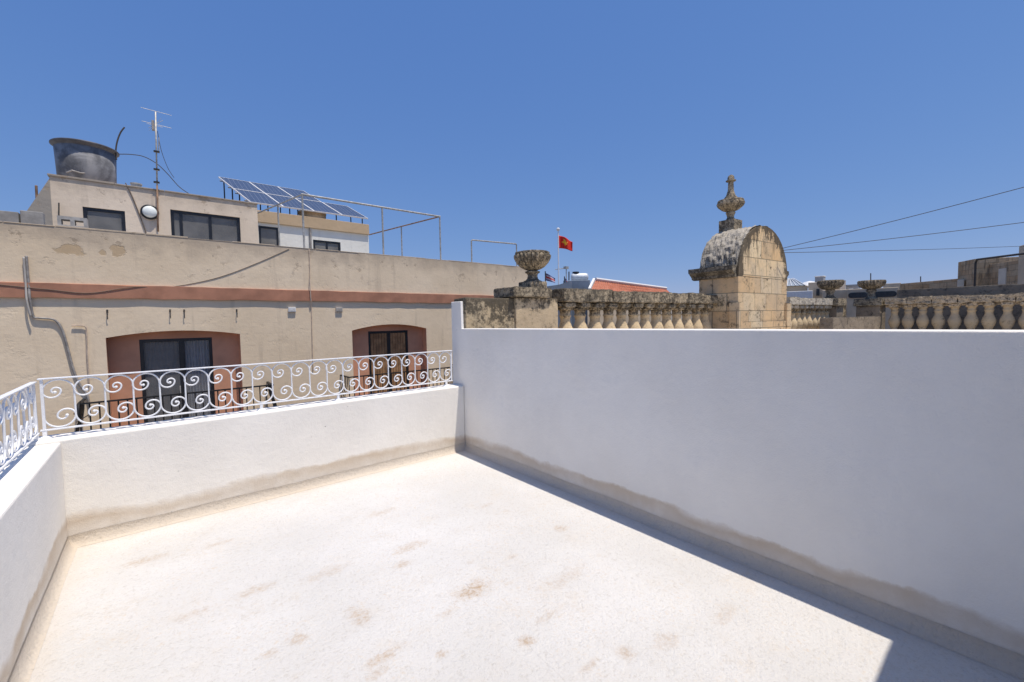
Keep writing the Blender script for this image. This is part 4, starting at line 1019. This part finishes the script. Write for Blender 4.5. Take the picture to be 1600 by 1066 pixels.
droop_flag(882, 432, 446, 25, .25, 'tiny bundled red and white flag beside the white cylinder tank', .3)
q = at(885, 446, 27); t = empty('tv_antenna', (q.x, q.y, q.z-2)); tag(t, 'small distant antenna mast between flagpole and white tank', 'antenna')
b = MB(); b.tube([(0, 0, 0), (0, 0, 2+27*28/FOC)], .03, 6); b.build('mast', M['steel'], t)
b = MB(); zq = 2+27*26/FOC; b.tube([RGT*-.7+ZUP*(zq-.05), RGT*.05+ZUP*(zq+.03)], .025, 5); b.box(-.15, .12, -.1, .1, zq-.03, zq+.12); b.build('aerial_rod', M['steel'], t)
cable('roof_pole', [at(889, 447, 25.3), at(889, 436, 25.3), at(889, 424.5, 25.3)], .035, M['cable'], 'short dark pole against the left end of the white cylinder tank', 'pole')
# low beige house seen through the balusters
house('beige_house', 'plain beige house glimpsed between the balusters', 925, 1180, 468, 33, M['farpale'], 8, dY=8, pyt1=470)

# right background
sk, L, z_ = house('skylight_house', 'low pale block with a blue grey glazed skylight right of the domed pier', 1222, 1262, 447, 34, M['farbeige'], 7)
b = MB(); b.hexa([(-.3, -.2, z_+.01), (L*.92, -.2, z_+.01), (L*.92, 4, z_+.01), (-.3, 4, z_+.01), (.2, 1.6, z_+.72), (L*.45, 1.6, z_+.66), (L*.45, 2.4, z_+.66), (.2, 2.4, z_+.72)]); b.build('skylight', M['blueroof'], sk)
for k in range(7):
    x = -.25+(L*.92+.2)*k/6; x2 = .2+(L*.45-.2)*k/6; MB().tube([(x, -.22, z_+.03), (x2, 1.58, z_+.72)], .025, 5).build('glazing_bar', M['farwhite'], sk)
house('white_house', 'small white block below the skylight and the parasol', 1228, 1270, 455, 30, M['farwhite'], 4)
q = at(1265, 449, 36); t = empty('parasol', (q.x, q.y, q.z-2)); tag(t, 'white parasol standing open on a far roof', 'parasol')
MB().tube([(0, 0, 0), (0, 0, 2.5)], .03, 6).build('pole', M['steel'], t); b = MB(); b.lathe([(.95, 2.02), (.98, 2.05), (.8, 2.2), (.45, 2.42), (.05, 2.52)], 8); b.build('canopy', M['farwhite'], t)
bh, L, z_ = house('beige_house', 'beige house with one small dark window behind the left stone bowl', 1263, 1312, 441, 32, M['fargrey'], 5, pyt1=440)
def small_window(h, x0, x1, z0, z1):
    f = MB().box(x0, x1, -.04, .02, z0, z1).build('window', M['fargrey'], h); p = MB(); p.box(x0+.05, x1-.05, -.06, -.03, z0+.05, z1-.05); p.build('pane', M['fardark'], f)
small_window(bh, L*.24, L*.40, z_-1.05, z_-.45)
MB().box(L+.002, L+.35, -.02, 4, GZ, z_+.03).build('end_wall', M['farpale'], bh)
lx = bh
q = at(1281.5, 437, 33.5); t = empty('roof_tank', (q.x, q.y, z_)); tag(t, 'small grey square tank with a pale lid on the beige house roof', 'tank')
MB().box(-.28, .28, -.28, .28, 0, .52).build('tank_body', M['tankg'], t, bevel=.02); MB().box(-.31, .31, -.31, .31, .522, .60).build('lid', M['farwhite'], t, bevel=.02)
lb_, L, z_ = house('low_house', 'long low grey beige roof parapet right of the beige house', 1285, 1330, 453, 29, M['farbeige'], 5)
MB().box(L-.12, L+.10, -.03, 0.3, GZ, z_+.05).build('white_end', M['farwhite'], lb_)
q = at(1333, 453, 31); t = empty('roof_tank', (q.x, q.y, z_-.6)); tag(t, 'grey flat water tank beside the right stone bowl', 'tank')
MB().box(-.37, .37, -.35, .35, 0, at(1333, 447.5, 31).z-z_+.6).build('tank_body', M['tankg'], t, bevel=.03); MB().box(-.41, .41, -.39, .39, at(1333, 447.5, 31).z-z_+.602, at(1333, 446, 31).z-z_+.64).build('lid', M['blueroof'], t)
dl_, L, z_ = house('louvred_house', 'grey rooftop wall with two long dark rounded openings behind the right bowl', 1324, 1404, 450.5, 27, M['fargrey'], 5)
for f0, f1 in ((.02, .41), (.52, .97)):
    zc_ = z_-.44*27/30; r_ = .17; x0, x1 = L*f0+r_, L*f1-r_; pts = []
    for k in range(9): a = pi/2+pi*k/8; pts.append((x0+r_*cos(a), -.05, zc_+r_*sin(a)))
    for k in range(9): a = -pi/2+pi*k/8; pts.append((x1+r_*cos(a), -.05, zc_+r_*sin(a)))
    b = MB(); b.prism(pts, (0, .08, 0)); b.build('dark_opening', M['fardark'], dl_)
house('ochre_house', 'low ochre parapet far behind the right stone bowl', 1380, 1408, 444.5, 40, M['farbeige'], 6, pyt1=441)
house('rubble_house', 'long brown rubble stone parapet stepping up to the ruined room', 1406, 1500, 442, 30, M['st_ruin'], 5, dY=-4, pyt1=437)
house('pale_pier', 'small sunlit pale stone pier at the foot of the ruined room', 1496, 1507, 437, 25.4, M['farpale'], 1)
rh, L, z_ = house('ruined_room', 'dark roofless stone room with a jagged top at far right', 1497, 1523, 408, 26, M['st_ruin'], 6, dY=-1.5, pyt1=406.5)
rh2, L2, z2 = house('stone_room', 'dark stone rear wall with a pale bricked up patch at far right', 1521, 1640, 412.5, 25.5, M['st_ruin'], 3, dY=-5, pyt1=404)
A = at(1569, 441, 23.4); l = Matrix.Rotation(-rh2.rotation_euler.z, 3, 'Z') @ (A-rh2.location)
MB().box(l.x-.05, l.x+.48, -.04, .05, A.z-.35, at(1569, 420, 23.4).z).build('bricked_patch', M['farpale'], rh2)
house('grey_block_wall', 'low grey block wall between the balustrade and the ruined room', 1401, 1600, 454, 22, M['st_dark'], .4, dY=-4, pyt1=442)
ch, L, z_ = house('rendered_pillar', 'tall beige rendered pillar at the right edge of the photo', 1592, 1650, 380.5, 14.5, M['farbeige'], 2, dY=-2, pyt1=372)
q0, q1 = at(1520, 520, 15.5), at(1521, 406, 15.5); zt_ = q1.z
e_ = at(1600, 396.5, 13.5); e2_ = at(1680, 387, 11.8)
t = empty('pipe_frame', (0, 0, 0)); tag(t, 'dark bent pipe frame in front of the ruined room at far right', 'pipe frame')
MB().tube([(q0.x, q0.y, RZ), (q0.x, q0.y, zt_-.12), Vector((q0.x, q0.y, zt_)).lerp(e_, .03), e_, e2_], .035, 8).build('hoop', M['cable'], t)
cable('roof_rod', [at(1360.5, 446, 27.5), at(1360.5, 436, 27.5), at(1360.5, 427, 27.5)], .03, M['cable'], 'thin upright rod right above the right stone bowl', 'rod')
cable('roof_rod', [at(1438.5, 442, 29), at(1438.5, 437, 29), at(1438.5, 432, 29)], .03, M['cable'], 'tiny upright rod on the brown rubble parapet', 'rod')
# overhead wires tied to the pier
for (x0_, y0_, Ya), (x1_, y1_, Yb), lb in (((1221, 388.5, 9.6), (1640, 282, 7), 'highest of the three overhead wires right of the domed pier'),
        ((1222, 391.5, 9.6), (1640, 342.5, 8), 'middle one of the three overhead wires right of the domed pier'), ((1223, 395, 9.6), (1604, 384.5, 14), 'lowest, nearly level overhead wire ending at the rendered pillar')):
    a, c = at(x0_, y0_, Ya), at(x1_, y1_, Yb)
    pts = [a.lerp(c, k/24)-ZUP*(.02*sin(pi*k/24)) for k in range(25)]
    tag(MB().tube(pts, .0062, 5).build('overhead_wire', M['cable']), lb, 'wire', 'overhead wires')

# ------------------------------------------------------------------ light, sky, camera
SUNV = Vector((.113, -.286, 1)).normalized()
el = math.asin(SUNV.z); az = atan2(SUNV.x, SUNV.y)
wd_ = bpy.data.worlds.new('World'); SC.world = wd_; wd_.use_nodes = True; nt = wd_.node_tree
sky = nt.nodes.new('ShaderNodeTexSky'); sky.sky_type = 'NISHITA'; sky.sun_disc = False; sky.sun_elevation = el; sky.sun_rotation = az
sky.altitude = 0; sky.air_density = 1.0; sky.dust_density = 0.0; sky.ozone_density = 10.0
bg = nt.nodes['Background']; bg.inputs[1].default_value = .12
# per-channel power curve grades the sky colour, holding the horizon darker
sp_ = nt.nodes.new('ShaderNodeSeparateColor'); cb_ = nt.nodes.new('ShaderNodeCombineColor'); nt.links.new(sky.outputs[0], sp_.inputs[0])
for i_, (ref, out_, gm) in enumerate(((.089, .090, .70), (.188, .197, .51), (.423, .48, .30))):
    m1 = nt.nodes.new('ShaderNodeMath'); m1.operation = 'MULTIPLY'; m1.inputs[1].default_value = .12/ref; nt.links.new(sp_.outputs[i_], m1.inputs[0])
    m2 = nt.nodes.new('ShaderNodeMath'); m2.operation = 'POWER'; m2.inputs[1].default_value = gm; nt.links.new(m1.outputs[0], m2.inputs[0])
    m3_ = nt.nodes.new('ShaderNodeMath'); m3_.operation = 'MULTIPLY'; m3_.inputs[1].default_value = out_/.12; nt.links.new(m2.outputs[0], m3_.inputs[0])
    nt.links.new(m3_.outputs[0], cb_.inputs[i_])
nt.links.new(cb_.outputs[0], bg.inputs[0])
sl = bpy.data.lights.new('sun', 'SUN'); sl.energy = 4.05; sl.angle = radians(.53); sl.color = (1, .915, .80)
so = bpy.data.objects.new('sun', sl); COL.objects.link(so); so.rotation_euler = SUNV.to_track_quat('Z', 'Y').to_euler(); so.location = (0, 0, 30)

cam = bpy.data.cameras.new('camera'); co = bpy.data.objects.new('camera', cam); COL.objects.link(co)
cam.sensor_width = 36; cam.lens = FOC/1600*36; cam.clip_start = .02; cam.clip_end = 3000
m3 = Matrix((CR, CU, -CF)).transposed(); co.matrix_world = Matrix.Translation(EYE) @ m3.to_4x4()
SC.camera = co
SC.view_settings.view_transform = 'Standard'; SC.view_settings.look = 'None'; SC.view_settings.exposure = .17; SC.view_settings.gamma = 1
SC.cycles.max_bounces = 8; SC.cycles.diffuse_bounces = 5
